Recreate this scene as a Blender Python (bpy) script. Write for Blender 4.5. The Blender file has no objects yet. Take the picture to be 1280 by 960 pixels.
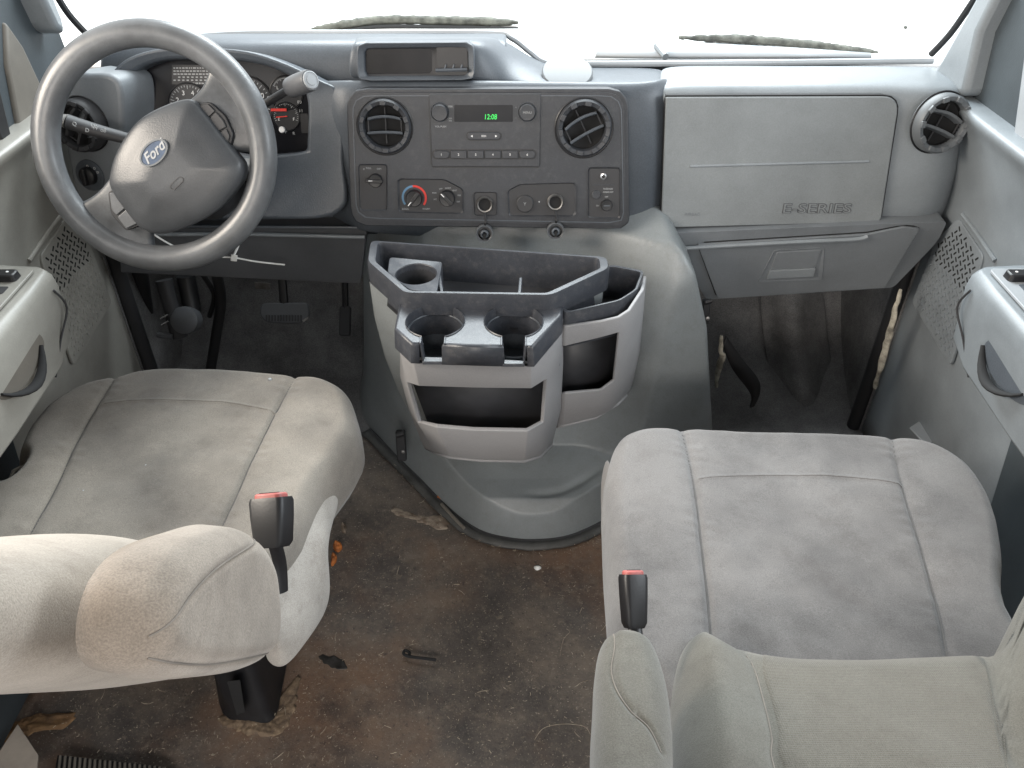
import bpy, bmesh, math, random
import numpy as np
from mathutils import Vector, Matrix, noise
random.seed(11)
R = math.radians
SC = bpy.context.scene
COL = SC.collection

# ------------------------------------------------------------------ camera, world, lamps, exposure
CAM_H, PITCH, FPX = 1.27, R(38), 1000.0
cam_data = bpy.data.cameras.new('camera')
cam = bpy.data.objects.new('camera', cam_data); COL.objects.link(cam)
cam.location = (0, 0, CAM_H); cam.rotation_euler = (R(90) - PITCH, 0, 0)
cam_data.sensor_width = 36; cam_data.lens = FPX / 1280 * 36
cam_data.clip_start = 0.02; cam_data.clip_end = 200
SC.camera = cam
world = bpy.data.worlds.new('World'); SC.world = world; world.use_nodes = True
wb = world.node_tree.nodes['Background']
wb.inputs[0].default_value = (0.95, 0.98, 1.0, 1); wb.inputs[1].default_value = 1.45
def area(name, loc, target, size, power, col):
    l = bpy.data.lights.new(name, 'AREA'); l.shape = 'RECTANGLE'; l.size, l.size_y = size
    l.energy = power; l.color = col
    o = bpy.data.objects.new(name, l); COL.objects.link(o); o.location = loc
    o.rotation_euler = (Vector(target) - Vector(loc)).to_track_quat('-Z', 'Y').to_euler()
    return o
area('rear_window_light', (-0.5, -1.7, 1.62), (-0.25, 0.55, 0.3), (1.6, 0.35), 30, (1.0, 0.91, 0.82))
area('windshield_light', (0.1, 2.3, 1.9), (0.1, 1.2, 0.6), (1.7, 0.8), 62, (0.90, 0.96, 1.0))
area('driver_window_light', (-1.75, 0.55, 1.55), (-0.4, 0.75, 0.5), (1.1, 0.55), 40, (1.0, 0.89, 0.76))
area('passenger_window_light', (1.75, 0.55, 1.55), (0.5, 0.8, 0.5), (1.1, 0.55), 13, (0.86, 0.94, 1.0))
SC.view_settings.view_transform = 'Standard'; SC.view_settings.look = 'None'
SC.view_settings.exposure = 0.30; SC.view_settings.gamma = 1.0
SC.cycles.use_denoising = True
SC.cycles.max_bounces = 6

# ------------------------------------------------------------------ projection helpers
_c, _s = math.cos(PITCH), math.sin(PITCH)
CAMP = Vector((0, 0, CAM_H))
def ray(px, py):
    a, v = (px - 640) / FPX, (480 - py) / FPX
    return Vector((a, _c + _s * v, -_s + _c * v))
def at(px, py, x=None, y=None, z=None):
    """point of the place seen at a photo pixel, for a known lateral x, distance y or height z"""
    r = ray(px, py)
    if x is not None: k = x / r.x
    elif y is not None: k = y / r.y
    else: k = (z - CAM_H) / r.z
    return CAMP + k * r
class Pl:
    """a working plane: origin, in-plane axes u, v and normal n"""
    def __init__(s, o, u, v):
        s.o = Vector(o); s.u = Vector(u).normalized(); s.v = Vector(v).normalized()
        s.n = s.u.cross(s.v).normalized()
    def px(s, px, py):
        r = ray(px, py); k = (s.o - CAMP).dot(s.n) / r.dot(s.n); p = CAMP + k * r - s.o
        return (p.dot(s.u), p.dot(s.v))
    def pxs(s, L): return [s.px(*p) for p in L]
    def w(s, u, v, h=0.0): return s.o + s.u * u + s.v * v + s.n * h
    def uv(s, p): p = Vector(p) - s.o; return (p.dot(s.u), p.dot(s.v))
    def mat(s, u=0, v=0, h=0, rot=0):
        m = Matrix((s.u, s.v, s.n)).transposed().to_4x4()
        return Matrix.Translation(s.w(u, v, h)) @ m @ Matrix.Rotation(rot, 4, 'Z')
def tilt(o, t=0.0, yaw=0.0):
    """near-vertical plane facing the cab rear, leaning back by t, turned by yaw (+ = faces left)"""
    rz = Matrix.Rotation(yaw, 3, 'Z')
    return Pl(o, rz @ Vector((1, 0, 0)), rz @ Vector((0, math.sin(t), math.cos(t))))
def horiz(z): return Pl((0, 0, z), (1, 0, 0), (0, 1, 0))

# ------------------------------------------------------------------ object helpers
def tag(o, label=None, cat=None, group=None, kind=None):
    for k, v in (('label', label), ('category', cat), ('group', group), ('kind', kind)):
        if v: o[k] = v
    return o
def thing(name, label, cat, loc=(0, 0, 0), group=None):
    o = bpy.data.objects.new(name, None); COL.objects.link(o); o.location = loc
    o.empty_display_size = 0.05
    return tag(o, label, cat, group)
def world_loc(o):
    v = Vector(o.location)
    return v
def attach(o, parent):
    if parent is None: return
    o.parent = parent
    m = Matrix.Identity(4); q = parent
    # things are only translated, parts sit at the identity
    while q is not None:
        if q.type == 'EMPTY': m = Matrix.Translation(q.location)
        q = q.parent
    if parent.type == 'EMPTY': o.matrix_parent_inverse = m.inverted()
def make(name, VF, mat, parent=None, bevel=0.0, seg=2, sub=0, solid=0.0, smooth=True, sharp=40, mesh=None):
    if mesh is None:
        V, F = VF
        me = bpy.data.meshes.new(name)
        me.from_pydata([tuple(v) for v in V], [], F)
        bm = bmesh.new(); bm.from_mesh(me)
        bmesh.ops.remove_doubles(bm, verts=bm.verts, dist=1e-6)
        bmesh.ops.recalc_face_normals(bm, faces=bm.faces)
        if solid:  # an open sheet thickens away from the viewer's side
            bm.normal_update(); cc = sum((f.calc_center_median() * f.calc_area() for f in bm.faces), Vector()) / max(1e-9, sum(f.calc_area() for f in bm.faces))
            if sum(f.normal.dot(CAMP - f.calc_center_median()) * f.calc_area() for f in bm.faces) < 0:
                bmesh.ops.reverse_faces(bm, faces=bm.faces)
        bm.to_mesh(me); bm.free()
    else: me = mesh
    if smooth:
        me.shade_smooth(); me.set_sharp_from_angle(angle=R(sharp))
    me.materials.clear(); me.materials.append(mat)
    o = bpy.data.objects.new(name, me); COL.objects.link(o)
    attach(o, parent)
    if solid:
        m = o.modifiers.new('solid', 'SOLIDIFY'); m.thickness = abs(solid); m.offset = -1 if solid > 0 else 1
    if bevel:
        m = o.modifiers.new('bevel', 'BEVEL'); m.width = bevel; m.segments = seg
        m.limit_method = 'ANGLE'; m.angle_limit = R(32)
    if sub:
        m = o.modifiers.new('sub', 'SUBSURF'); m.levels = sub; m.render_levels = sub
    return o
def join(*VFs):
    V, F = [], []
    for v, f in VFs:
        n = len(V); V += list(v); F += [[i + n for i in q] for q in f]
    return V, F
def addto(V, F, VF):
    n = len(V); V.extend(VF[0]); F.extend([[i + n for i in q] for q in VF[1]])
def loft(rings, close=True, cap0=True, cap1=True):
    n = len(rings[0]); V = [p for r in rings for p in r]; F = []
    for k in range(len(rings) - 1):
        for i in range(n if close else n - 1):
            j = (i + 1) % n
            F.append([k * n + i, k * n + j, (k + 1) * n + j, (k + 1) * n + i])
    if cap0: F.append(list(range(n))[::-1])
    if cap1: F.append([(len(rings) - 1) * n + i for i in range(n)])
    return V, F
def plate(pl, out, h0, h1, sc=1.0):
    c = (sum(p[0] for p in out) / len(out), sum(p[1] for p in out) / len(out))
    top = [(c[0] + (p[0] - c[0]) * sc, c[1] + (p[1] - c[1]) * sc) for p in out]
    return loft([[pl.w(*p, h0) for p in out], [pl.w(*p, h1) for p in top]])
def rr(cx, cy, w, h, r, n=5, rot=0.0):
    r = min(r, w / 2 - 1e-5, h / 2 - 1e-5); P = []
    for sx, sy, a0 in ((1, 1, 0), (-1, 1, 90), (-1, -1, 180), (1, -1, 270)):
        for k in range(n + 1):
            a = R(a0 + 90 * k / n)
            P.append((sx * (w / 2 - r) + r * math.cos(a), sy * (h / 2 - r) + r * math.sin(a)))
    c, s = math.cos(rot), math.sin(rot)
    return [(cx + x * c - y * s, cy + x * s + y * c) for x, y in P]
def circ(cx, cy, r, n=32, ry=None, rot=0.0):
    ry = r if ry is None else ry; c, s = math.cos(rot), math.sin(rot); P = []
    for k in range(n):
        a = 2 * math.pi * k / n; x, y = r * math.cos(a), ry * math.sin(a)
        P.append((cx + x * c - y * s, cy + x * s + y * c))
    return P
def fillet(out, r, n=4):
    P = []; m = len(out)
    for i in range(m):
        a, b, c = (Vector(out[(i - 1) % m]), Vector(out[i]), Vector(out[(i + 1) % m]))
        ri = r[i] if isinstance(r, (list, tuple)) else r
        d1, d2 = (a - b), (c - b)
        t1, t2 = min(ri, d1.length * .48), min(ri, d2.length * .48)
        p, q = b + d1.normalized() * t1, b + d2.normalized() * t2
        for k in range(n + 1):
            t = k / n; P.append(tuple((1 - t) ** 2 * p + 2 * t * (1 - t) * b + t * t * q))
    return P
def smooth_closed(out, n=6):
    """closed Catmull-Rom through the points"""
    P = []; m = len(out); out = [Vector(p) for p in out]
    for i in range(m):
        a, b, c, d = out[(i - 1) % m], out[i], out[(i + 1) % m], out[(i + 2) % m]
        for k in range(n):
            t = k / n
            P.append(0.5 * ((2 * b) + (c - a) * t + (2 * a - 5 * b + 4 * c - d) * t * t + (3 * b - a - 3 * c + d) * t ** 3))
    return [tuple(p) for p in P]
def smooth_open(pts, n=6):
    pts = [Vector(p) for p in pts]; m = len(pts); P = []
    for i in range(m - 1):
        a, b, c, d = pts[max(i - 1, 0)], pts[i], pts[i + 1], pts[min(i + 2, m - 1)]
        for k in range(n):
            t = k / n
            P.append(0.5 * ((2 * b) + (c - a) * t + (2 * a - 5 * b + 4 * c - d) * t * t + (3 * b - a - 3 * c + d) * t ** 3))
    P.append(pts[-1]); return P
def resample(out, N, c=None):
    """N points of a star-shaped outline at even angles round c"""
    A = np.array(out, float)
    if c is None: c = A.mean(0)
    c = np.array(c, float); B = np.roll(A, -1, 0); res = []
    for k in range(N):
        a = 2 * math.pi * k / N; d = np.array([math.cos(a), math.sin(a)])
        best = 0
        e = B - A; den = d[0] * -e[:, 1] + d[1] * e[:, 0]
        with np.errstate(divide='ignore', invalid='ignore'):
            q = A - c
            t = (q[:, 0] * -e[:, 1] + q[:, 1] * e[:, 0]) / den
            sgm = (d[0] * q[:, 1] - d[1] * q[:, 0]) / den
        ok = np.isfinite(t) & (sgm >= -1e-6) & (sgm <= 1 + 1e-6) & (t > 0)
        best = t[ok].max() if ok.any() else 0.001
        res.append((c[0] + d[0] * best, c[1] + d[1] * best))
    return res
def ringplate(pl, outer, inner, h0, h1, N=64, h1i=None, hi0=None):
    """a plate with an opening"""
    c = np.array(inner).mean(0)
    o, i = resample(outer, N, c), resample(inner, N, c)
    h1i = h1 if h1i is None else h1i; hi0 = h0 if hi0 is None else hi0
    V = [pl.w(*p, h0) for p in o] + [pl.w(*p, h1) for p in o] + [pl.w(*p, h1i) for p in i] + [pl.w(*p, hi0) for p in i]
    F = []
    for k in range(N):
        j = (k + 1) % N
        for a in range(4):
            b = (a + 1) % 4
            F.append([a * N + k, a * N + j, b * N + j, b * N + k])
    return V, F
def lathe(pl, c, prof, n=32, cap=True):
    rings = [[pl.w(c[0] + r * math.cos(2 * math.pi * k / n), c[1] + r * math.sin(2 * math.pi * k / n), h) for k in range(n)] for r, h in prof]
    return loft(rings, True, False, cap and prof[-1][0] < .002)
def tube(pts, r, n=10, closed=False, flat=1.0):
    pts = [Vector(p) for p in pts]; m = len(pts); rings = []
    up = Vector((0.013, 0.021, 1.0))
    prev = None
    for i, p in enumerate(pts):
        a = pts[(i - 1) % m] if closed else pts[max(i - 1, 0)]
        b = pts[(i + 1) % m] if closed else pts[min(i + 1, m - 1)]
        t = (b - a).normalized()
        if prev is None:
            x = t.cross(up)
            if x.length < 1e-3: x = t.cross(Vector((1, 0, 0)))
        else: x = prev - t * prev.dot(t)
        x.normalize(); prev = x; y = t.cross(x)
        rad = r[i] if isinstance(r, (list, tuple)) else r
        rings.append([p + x * rad * math.cos(2 * math.pi * k / n) + y * rad * flat * math.sin(2 * math.pi * k / n) for k in range(n)])
    if closed:
        V, F = loft(rings, True, False, False); q = (m - 1) * n
        for k in range(n): F.append([q + k, q + (k + 1) % n, (k + 1) % n, k])
        return V, F
    return loft(rings)
def patch(G):
    nr, nc = len(G), len(G[0]); V = [p for r in G for p in r]
    return V, [[i * nc + j, i * nc + j + 1, (i + 1) * nc + j + 1, (i + 1) * nc + j] for i in range(nr - 1) for j in range(nc - 1)]
def box(a, b):
    (x0, y0, z0), (x1, y1, z1) = a, b
    V = [(x0, y0, z0), (x1, y0, z0), (x1, y1, z0), (x0, y1, z0), (x0, y0, z1), (x1, y0, z1), (x1, y1, z1), (x0, y1, z1)]
    return V, [[0, 3, 2, 1], [4, 5, 6, 7], [0, 1, 5, 4], [1, 2, 6, 5], [2, 3, 7, 6], [3, 0, 4, 7]]
def seg_dist(P, poly, closed):
    """distance of many 2D points to a polyline"""
    A = np.array(poly, float); B = np.roll(A, -1, 0)
    if not closed: A, B = A[:-1], B[:-1]
    best = np.full(len(P), 1e9)
    for a, b in zip(A, B):
        e = b - a; L = (e * e).sum() + 1e-12
        t = np.clip(((P - a) @ e) / L, 0, 1)
        best = np.minimum(best, np.hypot(*(P - a - t[:, None] * e).T))
    return best
def sstep(a, b, x):
    t = np.clip((x - a) / (b - a), 0, 1); return t * t * (3 - 2 * t)
def pillow(pl, out, hfun, N=180, M=50, skirt=(), c=None, bias=0.75):
    """domed cushion on a plane: hfun(points, edge distance) gives the height; skirt = (outset, height) rings down the side"""
    o = np.array(resample(out, N, c)); c = np.array(o.mean(0) if c is None else c, float)
    T = (np.arange(1, M + 1) / M) ** bias
    P = np.concatenate([[c]] + [c + t * (o - c) for t in T])
    h = hfun(P, seg_dist(P, o, True))
    V = [pl.w(p[0], p[1], z) for p, z in zip(P, h)]; F = [[0, 1 + k, 1 + (k + 1) % N] for k in range(N)]
    for m in range(M - 1):
        for k in range(N):
            j = (k + 1) % N; a = 1 + m * N; b = a + N
            F.append([a + k, b + k, b + j, a + j])
    last = 1 + (M - 1) * N
    d = o - c; d /= np.linalg.norm(d, axis=1)[:, None]
    for off, hh in skirt:
        n0 = len(V)
        V += [pl.w(*(o[k] + d[k] * off), hh if not callable(hh) else hh(o[k])) for k in range(N)]
        for k in range(N):
            j = (k + 1) % N; F.append([last + k, n0 + k, n0 + j, last + j])
        last = n0
    F.append([last + k for k in range(N)][::-1])
    return V, F
def lettering(s, pl, u, v, size, mat, name, parent, h=0.0, ext=0.0004, shear=0.0, rot=0.0, align='CENTER', sx=1.0, offset=0.0, bev=0):
    cu = bpy.data.curves.new(name, 'FONT'); cu.body = s; cu.size = size; cu.extrude = ext
    cu.align_x = align; cu.align_y = 'CENTER'; cu.shear = shear; cu.resolution_u = 3; cu.offset = offset; cu.bevel_depth = bev
    ob = bpy.data.objects.new('tmp_text', cu)
    me = bpy.data.meshes.new_from_object(ob)
    bpy.data.objects.remove(ob); bpy.data.curves.remove(cu)
    me.transform(pl.mat(u, v, h, rot) @ Matrix.Diagonal((sx, 1, 1, 1)))
    return make(name, None, mat, parent, mesh=me, smooth=False)

# ------------------------------------------------------------------ materials
def material(name, col, rough=0.55, var=0.12, vscale=6, col2=None, grain=500, bump=0.12, metal=0.0, spec=0.5, scratch=0.0, sheen=0.0, dust=None, dust_amt=0.0, fine=0.0):
    m = bpy.data.materials.new(name); m.use_nodes = True; nt = m.node_tree; N, L = nt.nodes, nt.links
    b = N['Principled BSDF']; b.inputs['Roughness'].default_value = rough; b.inputs['Metallic'].default_value = metal
    b.inputs['Specular IOR Level'].default_value = spec
    if sheen: b.inputs['Sheen Weight'].default_value = sheen; b.inputs['Sheen Roughness'].default_value = 0.6
    tc = N.new('ShaderNodeTexCoord')
    n1 = N.new('ShaderNodeTexNoise'); n1.inputs['Scale'].default_value = vscale; n1.inputs['Detail'].default_value = 8; n1.inputs['Roughness'].default_value = 0.65
    L.new(tc.outputs['Object'], n1.inputs['Vector'])
    rp = N.new('ShaderNodeValToRGB'); c2 = col2 or tuple(x * (1 - var * 2.2) for x in col)
    rp.color_ramp.elements[0].position = 0.36; rp.color_ramp.elements[1].position = 0.64
    rp.color_ramp.elements[0].color = (*c2, 1); rp.color_ramp.elements[1].color = (*(x * (1 + var * .5) for x in col), 1)
    L.new(n1.outputs['Fac'], rp.inputs['Fac']); out = rp.outputs['Color']
    if dust:
        n3 = N.new('ShaderNodeTexNoise'); n3.inputs['Scale'].default_value = vscale * 9; n3.inputs['Detail'].default_value = 10; n3.inputs['Roughness'].default_value = 0.75
        L.new(tc.outputs['Object'], n3.inputs['Vector'])
        r3 = N.new('ShaderNodeValToRGB'); r3.color_ramp.elements[0].position = 0.5; r3.color_ramp.elements[1].position = 0.75
        r3.color_ramp.elements[1].color = (dust_amt,) * 3 + (1,)
        r3.color_ramp.elements[0].color = (0, 0, 0, 1)
        L.new(n3.outputs['Fac'], r3.inputs['Fac'])
        mx = N.new('ShaderNodeMix'); mx.data_type = 'RGBA'; L.new(r3.outputs['Color'], mx.inputs[0])
        L.new(out, mx.inputs[6]); mx.inputs[7].default_value = (*dust, 1); out = mx.outputs[2]
    if fine:
        n4 = N.new('ShaderNodeTexNoise'); n4.inputs['Scale'].default_value = 420; n4.inputs['Detail'].default_value = 3
        L.new(tc.outputs['Object'], n4.inputs['Vector'])
        mp = N.new('ShaderNodeMapRange'); mp.inputs[1].default_value = 0.3; mp.inputs[2].default_value = 0.7
        mp.inputs[3].default_value = 1 - fine; mp.inputs[4].default_value = 1 + fine
        L.new(n4.outputs['Fac'], mp.inputs[0])
        mm = N.new('ShaderNodeMix'); mm.data_type = 'RGBA'; mm.blend_type = 'MULTIPLY'; mm.inputs[0].default_value = 1
        L.new(out, mm.inputs[6]); L.new(mp.outputs[0], mm.inputs[7]); out = mm.outputs[2]
    L.new(out, b.inputs['Base Color'])
    rr_ = N.new('ShaderNodeMapRange'); rr_.inputs[3].default_value = max(rough - 0.1, 0.03); rr_.inputs[4].default_value = min(rough + 0.12, 1)
    L.new(n1.outputs['Fac'], rr_.inputs[0]); L.new(rr_.outputs[0], b.inputs['Roughness'])
    if bump:
        n2 = N.new('ShaderNodeTexNoise'); n2.inputs['Scale'].default_value = grain; n2.inputs['Detail'].default_value = 2
        L.new(tc.outputs['Object'], n2.inputs['Vector'])
        bp = N.new('ShaderNodeBump'); bp.inputs['Strength'].default_value = bump; bp.inputs['Distance'].default_value = 0.001
        L.new(n2.outputs['Fac'], bp.inputs['Height']); L.new(bp.outputs[0], b.inputs['Normal'])
    return m
MT = {}
MT['light'] = material('light_grey_plastic', (.222, .243, .260), .38, .08, 5, grain=700, bump=.18, fine=.05)
MT['airbag'] = material('grained_grey_plastic', (.212, .228, .236), .48, .08, 5, grain=500, bump=.3, fine=.07)
MT['glove'] = material('glove_box_grey_plastic', (.172, .186, .200), .38, .08, 5, grain=700, bump=.18, fine=.05)
MT['door'] = material('door_plastic_cool_lit', (.232, .256, .276), .38, .12, 4, grain=700, bump=.15, fine=.05)  # passenger door copy, cooler and darker light put into the colour
MT['door_warm_lit'] = material('door_plastic_warm_lit', (.33, .318, .288), .38, .12, 4, grain=700, bump=.15, fine=.05)  # driver door copy of the same plastic, warm light put into the colour
MT['pod'] = material('mid_grey_grained_plastic', (.080, .092, .108), .38, .08, 7, grain=450, bump=.3, fine=.12)
MT['bezel'] = material('charcoal_plastic', (.033, .036, .043), .45, .12, 8, grain=600, bump=.25, fine=.10, dust=(.12, .12, .12), dust_amt=.25)
MT['knee'] = material('dark_grey_lower_dash', (.088, .091, .098), .42, .08, 6, grain=600, bump=.2, fine=.06)
MT['recess'] = material('recess_charcoal', (.035, .035, .038), .55, .1, 9, grain=500, bump=.2)
MT['black'] = material('black_plastic', (.014, .014, .016), .4, .1, 12, grain=400, bump=.1)
MT['blackm'] = material('matte_black', (.012, .012, .013), .8, .1, 12, grain=300, bump=.1)
MT['gloss'] = material('gloss_black_lens', (.008, .008, .010), .22, .05, 10, bump=0, spec=.25)
MT['wheel'] = material('worn_grey_wheel_rubber', (.12, .126, .134), .30, .16, 9, grain=500, bump=.2, dust=(.07, .07, .07), dust_amt=.5)
MT['hub'] = material('wheel_hub_grey_plastic', (.050, .054, .060), .34, .14, 7, grain=500, bump=.25, fine=.06)
MT['spoke'] = material('worn_spoke_plastic', (.078, .084, .092), .34, .2, 14, grain=500, bump=.2, dust=(.04, .04, .042), dust_amt=.5)
MT['chrome'] = material('bare_metal', (.55, .55, .56), .25, .1, 20, metal=1, bump=0)
MT['steel'] = material('dull_steel', (.30, .29, .28), .45, .2, 30, metal=1, bump=.1)
MT['white'] = material('white_print', (.75, .75, .75), .6, .02, 20, bump=0)
MT['dimwhite'] = material('dim_print', (.36, .37, .38), .6, .05, 20, bump=0)
MT['red'] = material('red_print', (.62, .03, .02), .5, .05, 20, bump=0)
MT['blue'] = material('blue_print', (.10, .22, .36), .5, .05, 20, bump=0)
MT['emblem'] = material('blue_enamel', (.07, .10, .16), .3, .1, 40, bump=0)
MT['orange'] = material('orange_debris', (.65, .17, .03), .7, .3, 60, bump=.3)
MT['pinkred'] = material('faded_red_plastic', (.46, .13, .12), .45, .1, 40, bump=.1)
MT['zip'] = material('white_nylon', (.85, .85, .82), .35, .05, 20, bump=0)
MT['engine'] = material('grey_green_engine_cover', (.215, .233, .240), .38, .06, 5, grain=600, bump=.2, dust=(.11, .10, .09), dust_amt=.28, fine=.06)
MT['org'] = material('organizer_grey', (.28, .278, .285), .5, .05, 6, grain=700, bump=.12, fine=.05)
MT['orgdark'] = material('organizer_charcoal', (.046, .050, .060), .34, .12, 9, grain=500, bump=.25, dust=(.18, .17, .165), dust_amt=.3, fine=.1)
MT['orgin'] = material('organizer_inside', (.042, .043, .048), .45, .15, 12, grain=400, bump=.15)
MT['carpet'] = material('dark_carpet', (.155, .152, .152), .95, .2, 9, grain=350, bump=.8, fine=.3)
MT['flange'] = material('dark_flange', (.085, .085, .082), .6, .2, 20, grain=300, bump=.3)
MT['ventgrey'] = material('vent_grey_plastic', (.135, .145, .155), .45, .08, 8, bump=.1)
MT['pillar'] = material('slate_pillar_trim', (.055, .067, .076), .6, .12, 6, grain=500, bump=.2, fine=.05)
MT['taupe'] = material('taupe_pillar_trim', (.16, .145, .125), .6, .12, 6, grain=500, bump=.2)
MT['rubber'] = material('black_rubber', (.018, .018, .02), .6, .1, 12, grain=300, bump=.1)
MT['hood'] = material('white_paint', (.82, .82, .82), .3, .02, 5, bump=0)
MT['cowl'] = material('grey_cowl_plastic', (.33, .35, .37), .5, .05, 6, grain=400, bump=.1)
MT['wiper'] = material('dusty_wiper', (.135, .137, .12), .8, .3, 40, grain=200, bump=.5)
MT['foam'] = material('yellowed_foam', (.46, .43, .36), .9, .3, 30, grain=200, bump=.8)
MT['paper'] = material('dusty_paper', (.42, .37, .32), .8, .12, 12, grain=200, bump=.2)
def fabric(name, clean, grime, g0=.42, g1=.62, scale=5.0, rib=0.0, warm=None):
    m = bpy.data.materials.new(name); m.use_nodes = True; nt = m.node_tree; N, L = nt.nodes, nt.links
    b = N['Principled BSDF']; b.inputs['Roughness'].default_value = .92; b.inputs['Specular IOR Level'].default_value = .2
    b.inputs['Sheen Weight'].default_value = .25; b.inputs['Sheen Roughness'].default_value = .5
    tc = N.new('ShaderNodeTexCoord')
    def nz(s, d, r=.6):
        n = N.new('ShaderNodeTexNoise'); n.inputs['Scale'].default_value = s; n.inputs['Detail'].default_value = d; n.inputs['Roughness'].default_value = r
        L.new(tc.outputs['Object'], n.inputs['Vector']); return n
    a = nz(scale, 7); rp = N.new('ShaderNodeValToRGB'); rp.color_ramp.elements[0].position = g0; rp.color_ramp.elements[1].position = g1
    rp.color_ramp.elements[0].color = (*grime, 1); rp.color_ramp.elements[1].color = (*clean, 1); L.new(a.outputs['Fac'], rp.inputs['Fac'])
    g2 = nz(scale * 3.4, 9, .72); r2 = N.new('ShaderNodeValToRGB'); r2.color_ramp.elements[0].position = .52; r2.color_ramp.elements[1].position = .66
    r2.color_ramp.elements[0].color = (1, 1, 1, 1); r2.color_ramp.elements[1].color = (.86, .85, .845, 1); L.new(g2.outputs['Fac'], r2.inputs['Fac'])
    m2 = N.new('ShaderNodeMix'); m2.data_type = 'RGBA'; m2.blend_type = 'MULTIPLY'; m2.inputs[0].default_value = 1; L.new(rp.outputs['Color'], m2.inputs[6]); L.new(r2.outputs['Color'], m2.inputs[7])
    f = nz(800, 2); mp = N.new('ShaderNodeMapRange'); mp.inputs[1].default_value = .3; mp.inputs[2].default_value = .7; mp.inputs[3].default_value = .77; mp.inputs[4].default_value = 1.19
    L.new(f.outputs['Fac'], mp.inputs[0])
    mm = N.new('ShaderNodeMix'); mm.data_type = 'RGBA'; mm.blend_type = 'MULTIPLY'; mm.inputs[0].default_value = 1
    L.new(m2.outputs[2], mm.inputs[6]); L.new(mp.outputs[0], mm.inputs[7]); L.new(mm.outputs[2], b.inputs['Base Color'])
    bp = N.new('ShaderNodeBump'); bp.inputs['Strength'].default_value = .35; bp.inputs['Distance'].default_value = .0012
    h = f.outputs['Fac']
    w = nz(26, 5); ad = N.new('ShaderNodeMath'); ad.operation = 'MULTIPLY_ADD'; L.new(w.outputs['Fac'], ad.inputs[0]); ad.inputs[1].default_value = 3.0; L.new(h, ad.inputs[2]); h = ad.outputs[0]
    if rib:
        for bd in ('X', 'Y'):
            wv = N.new('ShaderNodeTexWave'); wv.bands_direction = bd; wv.inputs['Scale'].default_value = rib; wv.inputs['Distortion'].default_value = .3
            L.new(tc.outputs['Object'], wv.inputs['Vector'])
            a2 = N.new('ShaderNodeMath'); a2.operation = 'MULTIPLY_ADD'; L.new(wv.outputs['Fac'], a2.inputs[0]); a2.inputs[1].default_value = 1.0; L.new(h, a2.inputs[2]); h = a2.outputs[0]
    L.new(h, bp.inputs['Height']); L.new(bp.outputs[0], b.inputs['Normal'])
    return m
MT['seat_d'] = fabric('grey_seat_cloth_soiled_warm', (.245, .220, .190), (.122, .110, .098), .30, .60, 4.5)
MT['seat_p'] = fabric('grey_seat_cloth_soiled', (.172, .165, .162), (.088, .085, .086), .30, .60, 5)
MT['back_d'] = fabric('grey_seat_cloth_warm_lit', (.37, .325, .278), (.29, .252, .21), .34, .6, 7)  # beige tint holds the warm light on the driver backrest
MT['pad_d'] = fabric('worn_armrest_cloth', (.31, .265, .222), (.20, .168, .138), .34, .62, 9)
MT['back_p'] = fabric('ribbed_grey_seat_cloth', (.150, .145, .127), (.098, .090, .076), .3, .65, 5)  # warmth of the rear light is mixed into this cloth and its insert
MT['back_p_rib'] = fabric('ribbed_insert_cloth', (.142, .134, .115), (.092, .083, .069), .3, .65, 5, rib=150)
MT['skirt'] = fabric('fuzzy_grey_carpet_skirt', (.39, .365, .335), (.29, .27, .245), .35, .6, 12)
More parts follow.
